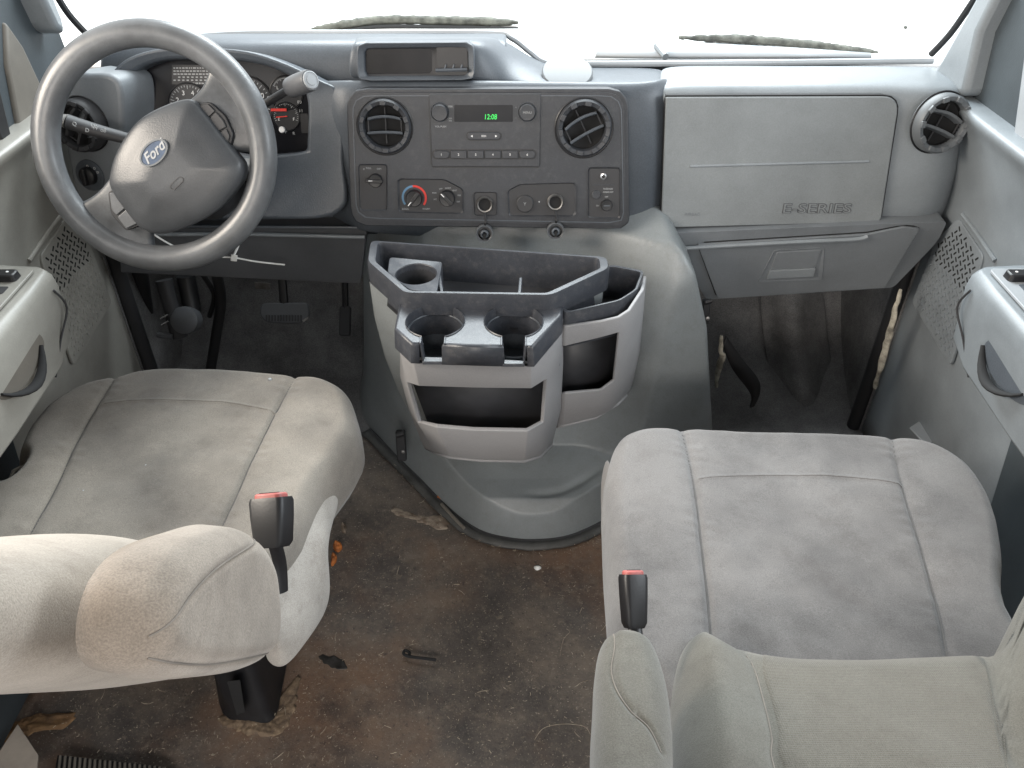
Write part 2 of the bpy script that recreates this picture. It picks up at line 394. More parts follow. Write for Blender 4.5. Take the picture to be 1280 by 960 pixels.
# ------------------------------------------------------------------ setting: floor, firewall, pillars, hood
def floor_material():
    m = bpy.data.materials.new('dirty_brown_vinyl_warm_lit'); m.use_nodes = True; nt = m.node_tree; N, L = nt.nodes, nt.links
    b = N['Principled BSDF']; b.inputs['Specular IOR Level'].default_value = .35
    tc = N.new('ShaderNodeTexCoord')
    def nz(s, d, r=.65, off=0):
        mp = N.new('ShaderNodeMapping'); mp.inputs['Location'].default_value = (off, off * .7, 0); L.new(tc.outputs['Object'], mp.inputs['Vector'])
        n = N.new('ShaderNodeTexNoise'); n.inputs['Scale'].default_value = s; n.inputs['Detail'].default_value = d; n.inputs['Roughness'].default_value = r
        L.new(mp.outputs[0], n.inputs['Vector']); return n.outputs['Fac']
    def ramp(f, stops):
        r = N.new('ShaderNodeValToRGB'); e = r.color_ramp.elements
        while len(e) < len(stops): e.new(.5)
        for q, (p, c) in zip(e, stops): q.position = p; q.color = (*c, 1)
        L.new(f, r.inputs['Fac']); return r.outputs['Color']
    def mix(f, a, b_, mode='MIX'):
        x = N.new('ShaderNodeMix'); x.data_type = 'RGBA'; x.blend_type = mode
        if isinstance(f, float): x.inputs[0].default_value = f
        else: L.new(f, x.inputs[0])
        for i, q in ((6, a), (7, b_)):
            if isinstance(q, tuple): x.inputs[i].default_value = (*q, 1)
            else: L.new(q, x.inputs[i])
        return x.outputs[2]
    c = ramp(nz(5.0, 10, .70, 2.1), [(.30, (.060, .054, .052)), (.46, (.105, .091, .082)), (.58, (.160, .133, .112)), (.74, (.26, .208, .165))])
    c = mix(ramp(nz(2.3, 6, .6, 7.3), [(.47, (0, 0, 0)), (.64, (.78,) * 3)]), c, (.22, .130, .082))  # brown patches also hold the warm light falling on the floor
    c = mix(ramp(nz(17, 9, .78, 1.7), [(.52, (0, 0, 0)), (.74, (.75,) * 3)]), c, (.23, .195, .165))
    c = mix(ramp(nz(7, 6, .65, 5.2), [(.58, (0, 0, 0)), (.72, (.55,) * 3)]), c, (.040, .039, .041))
    c = mix(ramp(nz(60, 8, .8, 9.2), [(.54, (0, 0, 0)), (.66, (.7,) * 3)]), c, (.25, .205, .165))
    c = mix(ramp(nz(90, 8, .8, 4.4), [(.56, (0, 0, 0)), (.66, (.7,) * 3)]), c, (.045, .040, .038))
    c = mix(ramp(nz(260, 3, .6, 3.3), [(.63, (0, 0, 0)), (.70, (.8,) * 3)]), c, (.42, .37, .30))
    L.new(c, b.inputs['Base Color'])
    r = N.new('ShaderNodeMapRange'); r.inputs[1].default_value = .3; r.inputs[2].default_value = .7; r.inputs[3].default_value = .45; r.inputs[4].default_value = .85
    L.new(nz(12, 6, .7, .3), r.inputs[0]); L.new(r.outputs[0], b.inputs['Roughness'])
    bp = N.new('ShaderNodeBump'); bp.inputs['Strength'].default_value = .7; bp.inputs['Distance'].default_value = .004
    L.new(nz(60, 10, .8, .9), bp.inputs['Height']); L.new(bp.outputs[0], b.inputs['Normal'])
    return m
MT['floor'] = floor_material()
# floor sheet with soft creases behind the driver seat
def floor_z(x, y):
    z = .003 * noise.noise((x * 4, y * 4, 0)) + .001 * noise.noise((x * 14, y * 14, 3)) - .003
    if x < -.3 and y < .95:
        z += .006 * math.sin((x * .9 + y * .45) * 60) * max(0, min(1, (-.3 - x) * 6)) * max(0, min(1, (.95 - y) * 6))
    return z
G = []
for j in range(91):
    row = []
    for i in range(81):
        x, y = -1.0 + 2.0 * i / 80, -0.6 + 2.7 * j / 90
        row.append(Vector((x, y, floor_z(x, y))))
    G.append(row)
o = make('floor', patch(G), MT['floor'], sub=1); tag(o, 'worn brown vinyl van floor with dirt, stains and painted warm light', 'floor', kind='structure')
# toe board and bulkhead behind the dash
prof = [(1.42, .004), (1.52, .02), (1.66, .12), (1.76, .28), (1.80, .55), (1.80, .76)]
G = [[Vector((-.86 + 1.72 * i / 40, y + .012 * noise.noise((i * .3, y * 5, 1)), z + .006 * noise.noise((i * .4, z * 6, 5)))) for i in range(41)] for y, z in smooth_open([(a, b) for a, b in prof], 6)]
o = make('bulkhead', patch(G), MT['carpet']); tag(o, 'dark carpeted bulkhead and toe board below the dashboard', 'bulkhead', kind='structure')

for sg, nm in ((-1, 'side_wall_left'), (1, 'side_wall_right')):
    o = make(nm, box((sg * .84 - .01, 1.44, -.02), (sg * .84 + .01, 1.80, .70)), MT['carpet'], bevel=.002)
    tag(o, 'dark carpeted footwell side wall', 'wall', kind='structure')
G = [[Vector((-.95 + 1.9 * i / 16, -1.6 + 2.75 * j / 12, 1.72 - .05 * ((i - 8) / 8) ** 4 - .10 * max(0, (j - 9) / 3) ** 2)) for i in range(17)] for j in range(13)]
o = make('ceiling', patch(G), MT['taupe'], solid=.03); tag(o, 'cloth headliner of the van roof above the seats', 'ceiling', kind='structure')
o = make('ground', patch([[Vector((x, y, -.85)) for x in (-40, 0, 40)] for y in (-40, 0, 40)]), material('pale_concrete', (.30, .29, .28), .9, .15, 2), None); tag(o, 'pale concrete ground outside the van', 'ground', kind='structure')
# white hood in daylight beyond the windshield
G = []
for j in range(13):
    t = j / 12; y = 1.69 + 1.65 * t
    G.append([Vector((-1.15 + 2.3 * i / 16, y, .768 + .05 * min(1, t / .18) - .16 * t * t + .02 * (1 - (abs(i - 8) / 8) ** 3))) for i in range(17)])
o = make('hood', patch(G), MT['hood'], sub=1, solid=.02); tag(o, 'white painted hood glaring in daylight outside the windshield', 'hood')
# windshield with its black edge strips
ws = thing('windshield', 'large clear windshield above the dashboard with black edge strips', 'windshield', (0, 1.70, .82))
gm = bpy.data.materials.new('windshield_glass'); gm.use_nodes = True
nt = gm.node_tree; nt.nodes.clear()
ou = nt.nodes.new('ShaderNodeOutputMaterial'); tr = nt.nodes.new('ShaderNodeBsdfTransparent'); gl = nt.nodes.new('ShaderNodeBsdfGlossy')
gl.inputs['Roughness'].default_value = .02; mx = nt.nodes.new('ShaderNodeMixShader'); mx.inputs[0].default_value = .03
nt.links.new(tr.outputs[0], mx.inputs[1]); nt.links.new(gl.outputs[0], mx.inputs[2]); nt.links.new(mx.outputs[0], ou.inputs[0])
tr.inputs[0].default_value = (.96, .98, .97, 1)
G = [[Vector((-.86 + 1.72 * i / 12, 1.74 - .62 * t - .10 * ((i - 6) / 6) ** 2, .79 + .72 * t)) for i in range(13)] for t in [k / 8 for k in range(9)]]
make('pane', patch(G), gm, ws)
for pts in ([(64, -18, 1.50), (86, 18, 1.53), (118, 52, 1.56), (150, 82, 1.60)], [(1232, -22, 1.50), (1212, 8, 1.52), (1188, 42, 1.55), (1164, 68, 1.58)]):
    P = smooth_open([at(a, b, y=c) for a, b, c in pts], 6)
    make('edge_strip', tube(P, .006, 8), MT['rubber'], ws)

for q in ((1132, 34, .004), (1128, 46, .0016), (1143, 47, .0014), (1108, 42, .0012)):
    make('speck', lathe(tilt(at(q[0], q[1], y=1.60), R(40)), (0, 0), [(q[2], -.0006), (q[2] * .7, .0004), (.0003, .0006)], 7), MT['wiper'], ws)
# wipers, outside on the cowl
def wiper(pts, lab):
    t = thing('windshield_wiper', lab, 'wiper', at(*pts[0][:2], y=1.9))
    P = smooth_open([at(a, b, y=c) for a, b, c in pts], 16)
    n = len(P)
    V, F = tube(P, [(.003 + .0065 * min(1, 4 * i / n) * min(1, 8 * (n - i) / n)) * (1 + .16 * noise.noise((i * .35, pts[0][0], 0))) for i in range(n)], 10)
    V = [Vector(v) + Vector((0, 0, .003 * noise.noise(Vector(v) * 130))) for v in V]
    make('blade', (V, F), MT['wiper'], t, sharp=80)
    make('arm', tube([p + Vector((0, -.012, -.010)) for p in P[::4]], .004, 6), MT['rubber'], t)
    return t
wiper([(388, 37, 1.83), (430, 31, 1.84), (480, 25, 1.85), (560, 26, 1.85), (648, 28, 1.85)], 'dusty wiper blade above the instrument binnacle, left of the two')
wiper([(848, 47, 1.77), (920, 49, 1.77), (1000, 55, 1.76), (1060, 63, 1.75), (1098, 68, 1.74)], 'dusty wiper blade above the passenger dashboard, right of the two')
# defroster tray between dash and glass, right
t = thing('cowl_tray', 'shallow grey plastic tray with one rib behind the passenger dashboard top', 'tray', at(900, 65, y=1.66))
def strip(L, m, nm, par, th=.006):
    make(nm, patch([[at(*p[:2], y=p[2]) for p in r] for r in L]), m, par, solid=th)
strip([[(748, 53, 1.71), (850, 52, 1.71), (1000, 60, 1.70), (1088, 66, 1.66)], [(744, 69, 1.66), (850, 70, 1.66), (1000, 70, 1.66), (1090, 71, 1.64)]], MT['cowl'], 'tray_face', t)
make('rib', tube([at(821, 57, y=1.69), at(832, 71, y=1.645)], .007, 8), MT['light'], t)

# A-pillars
def pillar(name_lab, light, dark, inner, sgn, extra=()):
    t = thing('windshield_pillar', name_lab, 'pillar', (sgn * .82, 1.45, .80))
    for nm, poly, xx, mm, th, bv in ((('trim', *light), ('shell', *dark), ('panel', *inner))):
        P = [at(a, b, x=sgn * xx) for a, b in poly]
        Q = [p + Vector((sgn * th, 0, 0)) for p in P]
        make(nm, loft([P, Q]), MT[mm], t, bevel=bv, seg=3)
    for nm, poly, xx, mm, th, bv in extra:
        P = [at(a, b, x=sgn * xx) for a, b in poly]; Q = [p + Vector((sgn * th, 0, 0)) for p in P]
        make(nm, loft([P, Q]), MT[mm], t, bevel=bv, seg=3)
pillar('light trimmed right windshield pillar with dark slate door frame beside the passenger vent',
       ([(1150, 120), (1180, 66), (1230, -25), (1254, -25), (1222, 40), (1204, 120)], .785, 'light', .05, .012),
       ([(1186, 100), (1215, 40), (1248, -40), (1340, -40), (1340, 176), (1222, 176), (1205, 150)], .815, 'pillar', .05, .006),
       ([(1292, -30), (1340, -30), (1340, 195), (1262, 195)], .805, 'cowl', .05, .006), 1)
pillar('left windshield pillar with dark frame and taupe panel beyond the steering wheel',
       ([(44, -25), (60, -25), (79, 22), (84, 44), (72, 36)], .775, 'light', .05, .010),
       ([(-60, -40), (48, -40), (74, 36), (94, 88), (78, 176), (-60, 200)], .815, 'pillar', .05, .006),
       ([(8, 26), (30, 58), (58, 118), (54, 178), (28, 180), (10, 80)], .808, 'taupe', .05, .006), -1,
       [('gasket', [(-8, 95), (2, 118), (20, 192), (12, 196), (-8, 150)], .800, 'rubber', .03, .003)])

# ------------------------------------------------------------------ dashboard
dash = thing('dashboard', 'grey two-tone dashboard with charcoal centre panel running across the cab', 'dashboard', (0, 1.45, .5))
def gridpatch(cols, name, mat, parent, sub=2, solid=.02):
    """cols: list of columns, each a list of (px, py, y)"""
    G = [[at(a, b, y=c) for a, b, c in col] for col in cols]
    return make(name, patch(G), mat, parent, sub=sub, solid=solid, sharp=180)
# driver side upper pad
gridpatch([[(a, 39 + (6 if a < 200 else 0), 1.66), (a, 44, 1.60), (a, 49, 1.55), (a, 60, 1.53), (a, 90, 1.51), (a, 160, 1.50), (a, 300, 1.47)] for a in (120, 180, 260, 340, 400, 470, 560, 625, 634)], 'upper_pad', MT['pod'], dash)
# bright rear lip along the glass
make('rear_lip', tube(smooth_open([at(150, 70, y=1.62), at(260, 44, y=1.64), at(440, 41, y=1.64), at(610, 41, y=1.64), at(640, 48, y=1.63), at(664, 66, y=1.61), at(686, 79, y=1.59), at(740, 80, y=1.59), at(900, 79, y=1.59), at(1060, 77, y=1.59), at(1166, 76, y=1.59)], 6), .006, 8), MT['cowl'], dash)
# display hump, ramp running down to the right
gridpatch([[(434, 100, 1.44), (436, 60, 1.45), (444, 49, 1.47), (446, 46, 1.56)],
           [(446, 100, 1.44), (447, 58, 1.45), (450, 48, 1.47), (450, 45, 1.56)],
           [(520, 100, 1.44), (520, 58, 1.45), (520, 48, 1.47), (520, 44, 1.56)],
           [(590, 100, 1.44), (592, 58, 1.45), (590, 48, 1.47), (600, 44, 1.56)],
           [(604, 104, 1.44), (603, 62, 1.46), (603, 50, 1.48), (622, 45, 1.58)],
           [(626, 104, 1.45), (628, 78, 1.48), (632, 58, 1.53), (642, 53, 1.60)],
           [(650, 104, 1.45), (655, 90, 1.49), (660, 76, 1.54), (664, 70, 1.60)],
           [(684, 106, 1.45), (690, 96, 1.49), (694, 88, 1.54), (692, 82, 1.60)],
           [(740, 108, 1.44), (742, 98, 1.48), (744, 90, 1.53), (746, 82, 1.60)],
           [(836, 110, 1.44), (836, 98, 1.48), (836, 90, 1.53), (836, 82, 1.60)]], 'display_hump', MT['pod'], dash, 2, .01)
# display box in the hump
PH = tilt(at(520, 76, y=1.432), R(10))
fo = PH.pxs([(447, 53), (592, 52), (594, 99), (448, 100)])
make('display_frame', ringplate(PH, fillet(fo, .012), fillet(PH.pxs([(456, 60), (585, 59), (586, 94), (457, 95)]), .006), -.03, .012, 72, h1i=.004), MT['pod'], dash, bevel=.002)
bx_ = make('display_box', ringplate(PH, fillet(PH.pxs([(454, 57), (588, 56), (589, 97), (455, 98)]), .006), fillet(PH.pxs([(455.5, 62), (540, 61), (540, 92), (456, 93)]), .006), -.03, .002, 72, h1i=-.002), MT['recess'], dash)
make('display_lens', plate(PH, fillet(PH.pxs([(453, 59), (542, 58), (542, 94), (454, 95)]), .006), -.02, -.006), MT['gloss'], bx_)
make('pocket', plate(PH, fillet(PH.pxs([(546, 58), (584, 58), (585, 93), (546, 94)]), .003), -.01, .0035), MT['black'], bx_)
make('pocket_ledge', tube([PH.w(*PH.px(545, 87), .010), PH.w(*PH.px(584, 86), .010)], .003, 6), MT['pod'], bx_)
for a in (556, 566, 576):
    make('pocket_fin', tube([PH.w(*PH.px(a, 86), .008), PH.w(*PH.px(a + 2, 80), .008)], .0015, 6), MT['pod'], bx_)
# centre pod
gridpatch([[(394, 100, 1.475), (388, 128, 1.455), (394, 190, 1.45), (404, 250, 1.45), (412, 292, 1.46)],
           [(410, 98, 1.45), (404, 126, 1.43), (408, 190, 1.43), (416, 250, 1.43), (430, 284, 1.43)],
           [(430, 98, 1.43), (424, 126, 1.402), (426, 190, 1.392), (432, 255, 1.382), (446, 290, 1.382)],
           [(470, 96, 1.43), (470, 116, 1.405), (470, 190, 1.392), (470, 270, 1.378), (475, 296, 1.378)],
           [(620, 98, 1.43), (620, 114, 1.405), (620, 190, 1.392), (620, 275, 1.378), (620, 302, 1.378)],
           [(760, 100, 1.43), (760, 114, 1.405), (760, 190, 1.392), (760, 275, 1.378), (756, 300, 1.378)],
           [(800, 100, 1.43), (800, 116, 1.405), (800, 190, 1.392), (794, 270, 1.378), (790, 296, 1.38)],
           [(834, 96, 1.44), (836, 120, 1.415), (834, 190, 1.40), (828, 262, 1.39), (824, 290, 1.39)],
           [(838, 96, 1.50), (839, 120, 1.47), (837, 190, 1.46), (831, 262, 1.45), (826, 292, 1.45)]], 'centre_pod', MT['pod'], dash, 2, .01)
# round lid on top of the pod
PL_ = Pl(at(709, 94, y=1.49), (1, 0, 0), (0, .93, .37))
cu = PL_.px(709, 93)
lid = make('round_lid', lathe(PL_, cu, [(.046, -.004), (.0465, .005), (.044, .008), (.030, .010), (.001, .0105)], 48), MT['ventgrey'], dash)
make('lid_tab', plate(PL_, rr(cu[0] - .040, cu[1] - .034, .016, .008, .003), .0, .006), MT['zip'], lid)

PC = tilt(at(605, 165, y=1.365), R(12))
bez_out = fillet(PC.pxs([(437, 116), (780, 116), (783, 282), (442, 276)]), [.03, .03, .02, .03], 6)
make('bezel_rim', ringplate(PC, fillet(PC.pxs([(432, 111), (786, 111), (788, 287), (438, 283)]), [.034, .034, .024, .034], 6), fillet(PC.pxs([(438, 117), (779, 117), (782, 281), (443, 275)]), [.03, .03, .02, .03], 6), -.05, -.004, 120), MT['bezel'], dash, bevel=.002)
PXM = (PC.px(605, 165)[0] - PC.px(505, 165)[0]) / 100  # metres per pixel on the panel
bm = bmesh.new(); loops = [bez_out, circ(*PC.px(481, 158), 31 * PXM, 40), circ(*PC.px(730, 160), 32.5 * PXM, 40)]
es = []
for lp in loops:
    vs = [bm.verts.new(PC.w(*p, 0)) for p in lp]; es += [bm.edges.new((vs[i], vs[(i + 1) % len(vs)])) for i in range(len(vs))]
bmesh.ops.triangle_fill(bm, use_beauty=True, use_dissolve=False, edges=es)
r_ = bmesh.ops.extrude_edge_only(bm, edges=[e for e in bm.edges if e.is_boundary])
bmesh.ops.translate(bm, verts=[v for v in r_['geom'] if isinstance(v, bmesh.types.BMVert)], vec=PC.n * -.016)
bmesh.ops.recalc_face_normals(bm, faces=bm.faces)
me = bpy.data.meshes.new('centre_bezel'); bm.to_mesh(me); bm.free()
bez = make('centre_bezel', None, MT['bezel'], dash, mesh=me)
make('bezel_groove', ringplate(PC, fillet(PC.pxs([(440, 119), (777, 119), (780, 279), (445, 273)]), [.028, .028, .018, .028], 6), fillet(PC.pxs([(441.2, 120.2), (775.8, 120.2), (778.8, 277.8), (446.2, 271.8)]), [.027, .027, .017, .027], 6), -.001, .0012, 120), MT['pod'], bez)
PXM = (PC.px(605, 165)[0] - PC.px(505, 165)[0]) / 100  # metres per pixel on the panel

def vent(pl, c, rad, ang, parent, ringmat, name='air_vent', slat='pod', out=0.0):
    if out: pl = Pl(pl.o + pl.n * out, pl.u, pl.v)
    v = make(name, lathe(pl, c, [(rad * .75, -.014), (rad * .76, .001), (rad * .80, .006), (rad * .93, .008), (rad * 1.0, .004), (rad * 1.02, -.004 - out)], 48, cap=False), MT[ringmat], parent)
    make('vent_gap', lathe(pl, c, [(rad * 1.00, .0015 - out), (rad * 1.045, .0022 - out), (rad * 1.075, .001 - out)], 48, cap=False), MT['black'], v)
    make('vent_bowl', lathe(pl, c, [(rad * .765, -.001), (rad * .74, -.012), (rad * .5, -.019), (.001, -.020)], 40), MT['blackm'], v)
    V, F = [], []
    for k in range(10):
        a = 2 * math.pi * (k + .5) / 10 + ang
        q = plate(pl, rr(c[0] + rad * .86 * math.cos(a), c[1] + rad * .86 * math.sin(a), rad * .19, rad * .26, .001, 2, a), .004, .0105, .85)
        V, F = join((V, F), q)
    g = make('grip_lugs', (V, F), MT[ringmat], v, bevel=.0008); g['kind'] = 'stuff'
    ca, sa = math.cos(ang), math.sin(ang)
    for off, bow in ((.27, .10), (-.24, .04)):
        top, bot = [], []
        for k in range(13):
            t = -1 + 2 * k / 12; x = t * rad * .68 * math.sqrt(max(.05, 1 - (off + .1) ** 2))
            y = rad * (off + bow * (1 - t * t))
            u_, v_ = c[0] + x * ca - y * sa, c[1] + x * sa + y * ca
            du, dv = -sa * rad * .05, ca * rad * .05
            top.append([pl.w(u_ + du, v_ + dv, .004), pl.w(u_ - du, v_ - dv, .003), pl.w(u_ - du * 2.4, v_ - dv * 2.4, -.012), pl.w(u_ + du * .2, v_ + dv * .2, -.012)])
        make('louvre', loft(top), MT[slat], v, bevel=.0008)
    P = [pl.w(c[0] - sa * -1 * 0 + (-sa) * y, c[1] + ca * y, -.012) for y in (-rad * .66, rad * .66)]
    make('vane', tube(P, rad * .035, 6), MT['recess'], v)
    for sd in (-1, 1):
        P = [pl.w(c[0] + ca * sd * rad * .62 - sa * y, c[1] + sa * sd * rad * .62 + ca * y, -.002) for y in (-rad * .30, 0, rad * .34)]
        make('louvre_arm', tube(P, rad * .03, 6), MT['recess'], v)
    return v
vent(PC, PC.px(481, 158), 33 * PXM, R(0), dash, 'bezel')
vent(PC, PC.px(730, 160), 34.5 * PXM, R(28), dash, 'bezel')

# radio
rad_ = make('radio', plate(PC, rr(*[(a + b) / 2 for a, b in zip(PC.px(537, 117), PC.px(674, 208))], 137 * PXM, PC.px(600, 117)[1] - PC.px(600, 208)[1], .002), -.01, .0022), MT['bezel'], dash, bevel=.001)
make('radio_seam', ringplate(PC, fillet(PC.pxs([(535.5, 116.5), (675.5, 116.5), (675.5, 209.5), (538.5, 209.5)]), .002), fillet(PC.pxs([(537.2, 118), (674, 118), (674, 208), (540, 208)]), .002), .0, .0012, 96), MT['black'], rad_)
def knob(pl, px, py, r, h, mat, parent, name='knob', cap=None, base=.0022):
    c = pl.px(px, py)
    k = make(name, lathe(pl, c, [(r * 1.02, base), (r, base + h * .8), (r * .9, base + h), (r * .2, base + h * .92), (.0005, base + h * .92)], 32), MT[mat], parent)
    return k, c
k, c = knob(PC, 550, 140, 10 * PXM, .011, 'bezel', rad_, 'volume_knob')
make('knob_ring', lathe(PC, c, [(10.6 * PXM, .002), (11.3 * PXM, .0035), (11.6 * PXM, .002)], 32, False), MT['pod'], k)
k, c = knob(PC, 659, 140, 10 * PXM, .007, 'bezel', rad_, 'tune_knob')
make('knob_ring', lathe(PC, c, [(10.6 * PXM, .002), (11.3 * PXM, .0035), (11.6 * PXM, .002)], 32, False), MT['pod'], k)
lettering('MENU', PC, *c, .0055, MT['dimwhite'], 'knob_print', k, h=.0093)
ds = make('radio_display', plate(PC, fillet(PC.pxs([(568, 131), (641, 131), (641, 152), (568, 152)]), .002), .001, .003), MT['gloss'], rad_)
em = bpy.data.materials.new('green_segments'); em.use_nodes = True; eb = em.node_tree.nodes['Principled BSDF']
eb.inputs['Base Color'].default_value = (.02, .3, .05, 1); eb.inputs['Emission Color'].default_value = (.04, .85, .13, 1); eb.inputs['Emission Strength'].default_value = .9
MT['green'] = em
u_, v_ = PC.px(613, 146)
lettering('12:08', PC, u_, v_, .0120, em, 'clock_digits', rad_, h=.0034, sx=.85, shear=.1, ext=.0001)
for px, py, s_ in ((563, 133, 'SEEK'), (563, 148, 'AM'), (563, 151, 'FM'), (645, 134, '+'), (645, 147, '-'), (551, 158, 'VOL-PUSH')):
    u_, v_ = PC.px(px, py); lettering(s_, PC, u_, v_, .0042, MT['dimwhite'], 'print', rad_, h=.0024)
sk = make('seek_rocker', plate(PC, rr(*PC.px(605, 169.5), 42 * PXM, 9 * PXM, 4.4 * PXM), .001, .0055), MT['bezel'], rad_, bevel=.001)
make('rocker_gap', ringplate(PC, rr(*PC.px(605, 169.5), 45 * PXM, 12 * PXM, 6 * PXM), rr(*PC.px(605, 169.5), 42.4 * PXM, 9.4 * PXM, 4.6 * PXM), .002, .0026, 64), MT['black'], rad_)
u_, v_ = PC.px(605, 169.5); lettering('SEEK', PC, u_, v_, .0042, MT['white'], 'print', rad_, h=.0058)
for sgn in (-1, 1):
    x = u_ + sgn * .021; P = [(x + sgn * .002, v_), (x - sgn * .0015, v_ + .002), (x - sgn * .0015, v_ - .002)]
    make('arrow_print', plate(PC, P, .005, .0060), MT['white'], rad_, smooth=False)
make('button_gap', plate(PC, rr(*PC.px(605.5, 192.5), 132 * PXM, 12.5 * PXM, 5.5 * PXM), .001, .0027), MT['black'], rad_)
for i in range(6):
    px = 552 + 21.4 * i; b_ = make('preset_button', plate(PC, rr(*PC.px(px, 192.5), 20.2 * PXM, 9.5 * PXM, (4.5 if i in (0, 5) else 1) * PXM), .001, .0065), MT['bezel'], rad_, bevel=.001)
    u_, v_ = PC.px(px, 192.5); lettering(str(i + 1), PC, u_, v_, .0055, MT['white'], 'print', rad_, h=.0068)

def recess(out_px, parent, name, r=.005, mat='recess', n=80):
    """sunk pocket in the bezel: rim plus floor"""
    o_ = PC.pxs(out_px); c = np.mean(o_, 0)
    inn = [tuple(c + (np.array(p) - c) * .955) for p in o_]
    f = make(name, plate(PC, fillet(inn, r), -.004, .0010), MT[mat], parent)
    make('pocket_rim', ringplate(PC, fillet(o_, r), fillet(inn, r * .9), -.004, .0030, n, h1i=.0012), MT['bezel'], f)
    return f
# headlamp dimmer / blower switch pocket, left
p = recess([(448, 205), (484, 205), (484, 263), (450, 263)], dash, 'switch_panel')
k, c = knob(PC, 470, 225, 8.5 * PXM, .009, 'black', p, 'rotary_switch', base=.001)
make('grip', plate(PC, rr(c[0] - .002, c[1], 22 * PXM, 4.5 * PXM, .002, 3, R(-3)), .008, .0125), MT['black'], k, bevel=.001)
make('pointer_print', plate(PC, rr(c[0] - .008, c[1] + .001, .007, .0012, .0004), .012, .0130), MT['white'], k, smooth=False)
for px, py, s_ in ((455, 211, '#'), (461, 210, 'FULL'), (474, 211, 'DIM')):
    u_, v_ = PC.px(px, py); lettering(s_, PC, u_, v_, .0045, MT['dimwhite'], 'print', p, h=.0014)
# climate panel
p = recess([(497, 223), (556, 224), (579, 236), (579, 267), (498, 265)], dash, 'climate_panel')
k, c = knob(PC, 518, 247, 10.5 * PXM, .011, 'black', p, 'temperature_knob', base=.001)
def arc(c, r0, r1, a0, a1, n=16):
    o_ = [(c[0] + r1 * math.cos(R(a0 + (a1 - a0) * k / n)), c[1] + r1 * math.sin(R(a0 + (a1 - a0) * k / n))) for k in range(n + 1)]
    i_ = [(c[0] + r0 * math.cos(R(a0 + (a1 - a0) * k / n)), c[1] + r0 * math.sin(R(a0 + (a1 - a0) * k / n))) for k in range(n + 1)]
    return i_, o_
def arcplate(pl, c, r0, r1, a0, a1, h0, h1):
    i_, o_ = arc(c, r0, r1, a0, a1)
    return loft([[pl.w(*a, h1), pl.w(*b, h1), pl.w(*b, h0), pl.w(*a, h0)] for a, b in zip(i_, o_)])
make('cold_arc', arcplate(PC, c, 13.6 * PXM, 16.2 * PXM, 95, 215, .0008, .0016), MT['blue'], p, smooth=False)
make('hot_arc', arcplate(PC, c, 13.6 * PXM, 16.2 * PXM, -38, 95, .0008, .0016), MT['red'], p, smooth=False)
make('grip', plate(PC, rr(*c, 5 * PXM, 21 * PXM, .002, 3, R(-38)), .008, .015), MT['black'], k, bevel=.001)
make('pointer_print', plate(PC, rr(c[0] - .0075, c[1] - .008, .009, .0016, .0006, 2, R(48)), .0145, .0155), MT['white'], k, smooth=False)
for px, py, s_ in ((507, 261, 'COOL'), (533, 261, 'WARM')):
    u_, v_ = PC.px(px, py); lettering(s_, PC, u_, v_, .0045, MT['dimwhite'], 'print', p, h=.0014)
k, c = knob(PC, 559, 247, 10 * PXM, .011, 'black', p, 'mode_knob', base=.001)
make('grip', plate(PC, rr(*c, 5 * PXM, 20 * PXM, .002, 3, R(42)), .008, .015), MT['black'], k, bevel=.001)
make('pointer_print', plate(PC, rr(c[0] - .007, c[1] + .007, .008, .0016, .0006, 2, R(-45)), .0145, .0155), MT['white'], k, smooth=False)
for px, py, s_ in ((543, 241, 'MAX'), (544, 249, 'A/C'), (551, 236, 'OFF'), (560, 235, 'NORM'), (568, 238, 'VENT'), (574, 244, 'FLR'), (573, 252, 'DEF')):
    u_, v_ = PC.px(px, py); lettering(s_, PC, u_, v_, .0036, MT['dimwhite'], 'print', p, h=.0014)
# power sockets and pockets
def socket(px, py, parent):
    c = PC.px(px, py)
    s_ = make('power_socket', lathe(PC, c, [(9.6 * PXM, .0005), (11 * PXM, .004), (9.5 * PXM, .0075), (8.0 * PXM, .0068), (7.6 * PXM, -.002), (7.4 * PXM, -.03)], 36, False), MT['steel'], parent)
    make('socket_bore', lathe(PC, c, [(7.9 * PXM, .0055), (7.2 * PXM, .003), (6.8 * PXM, .0018), (.0005, .0017)], 32), MT['blackm'], s_)
    q = PC.px(px, py + 34); th = [PC.w(c[0], c[1] - 9 * PXM, .004), PC.w(c[0] + .002, (c[1] + q[1]) / 2 - .002, .018), PC.w(q[0], q[1] + 9 * PXM, .016)]
    cp = make('socket_cap', lathe(PC, q, [(7.2 * PXM, .004), (11.2 * PXM, .006), (11.4 * PXM, .016), (9.4 * PXM, .019), (8.2 * PXM, .018), (7.6 * PXM, .010), (.0005, .010)], 32), MT['knee'], parent)
    make('cap_tether', tube(smooth_open(th, 5), .0022, 8, flat=.6), MT['black'], cp)
    make('cap_rim', lathe(PC, q, [(9.6 * PXM, .0185), (10.6 * PXM, .0200), (11.2 * PXM, .0175)], 32, False), MT['ventgrey'], cp)
    make('cap_plug', lathe(PC, q, [(5.6 * PXM, .009), (5.2 * PXM, .021), (3.4 * PXM, .022), (.0005, .014)], 24), MT['pod'], cp)
    make('cap_slot', plate(PC, rr(q[0], q[1] - .004, 3 * PXM, 7 * PXM, .001), .014, .0226), MT['blackm'], cp)
p = recess([(592, 240), (621, 240), (621, 269), (593, 269)], dash, 'socket_panel')
socket(606, 255, p)
p = recess([(634, 238), (650, 230), (720, 228), (720, 270), (636, 270)], dash, 'socket_panel')
socket(694, 252, p)
k, c = knob(PC, 656, 254, 11 * PXM, .006, 'recess', p, 'fuel_switch', base=.001)
lettering('Y', PC, *c, .008, MT['dimwhite'], 'print', k, h=.0070)
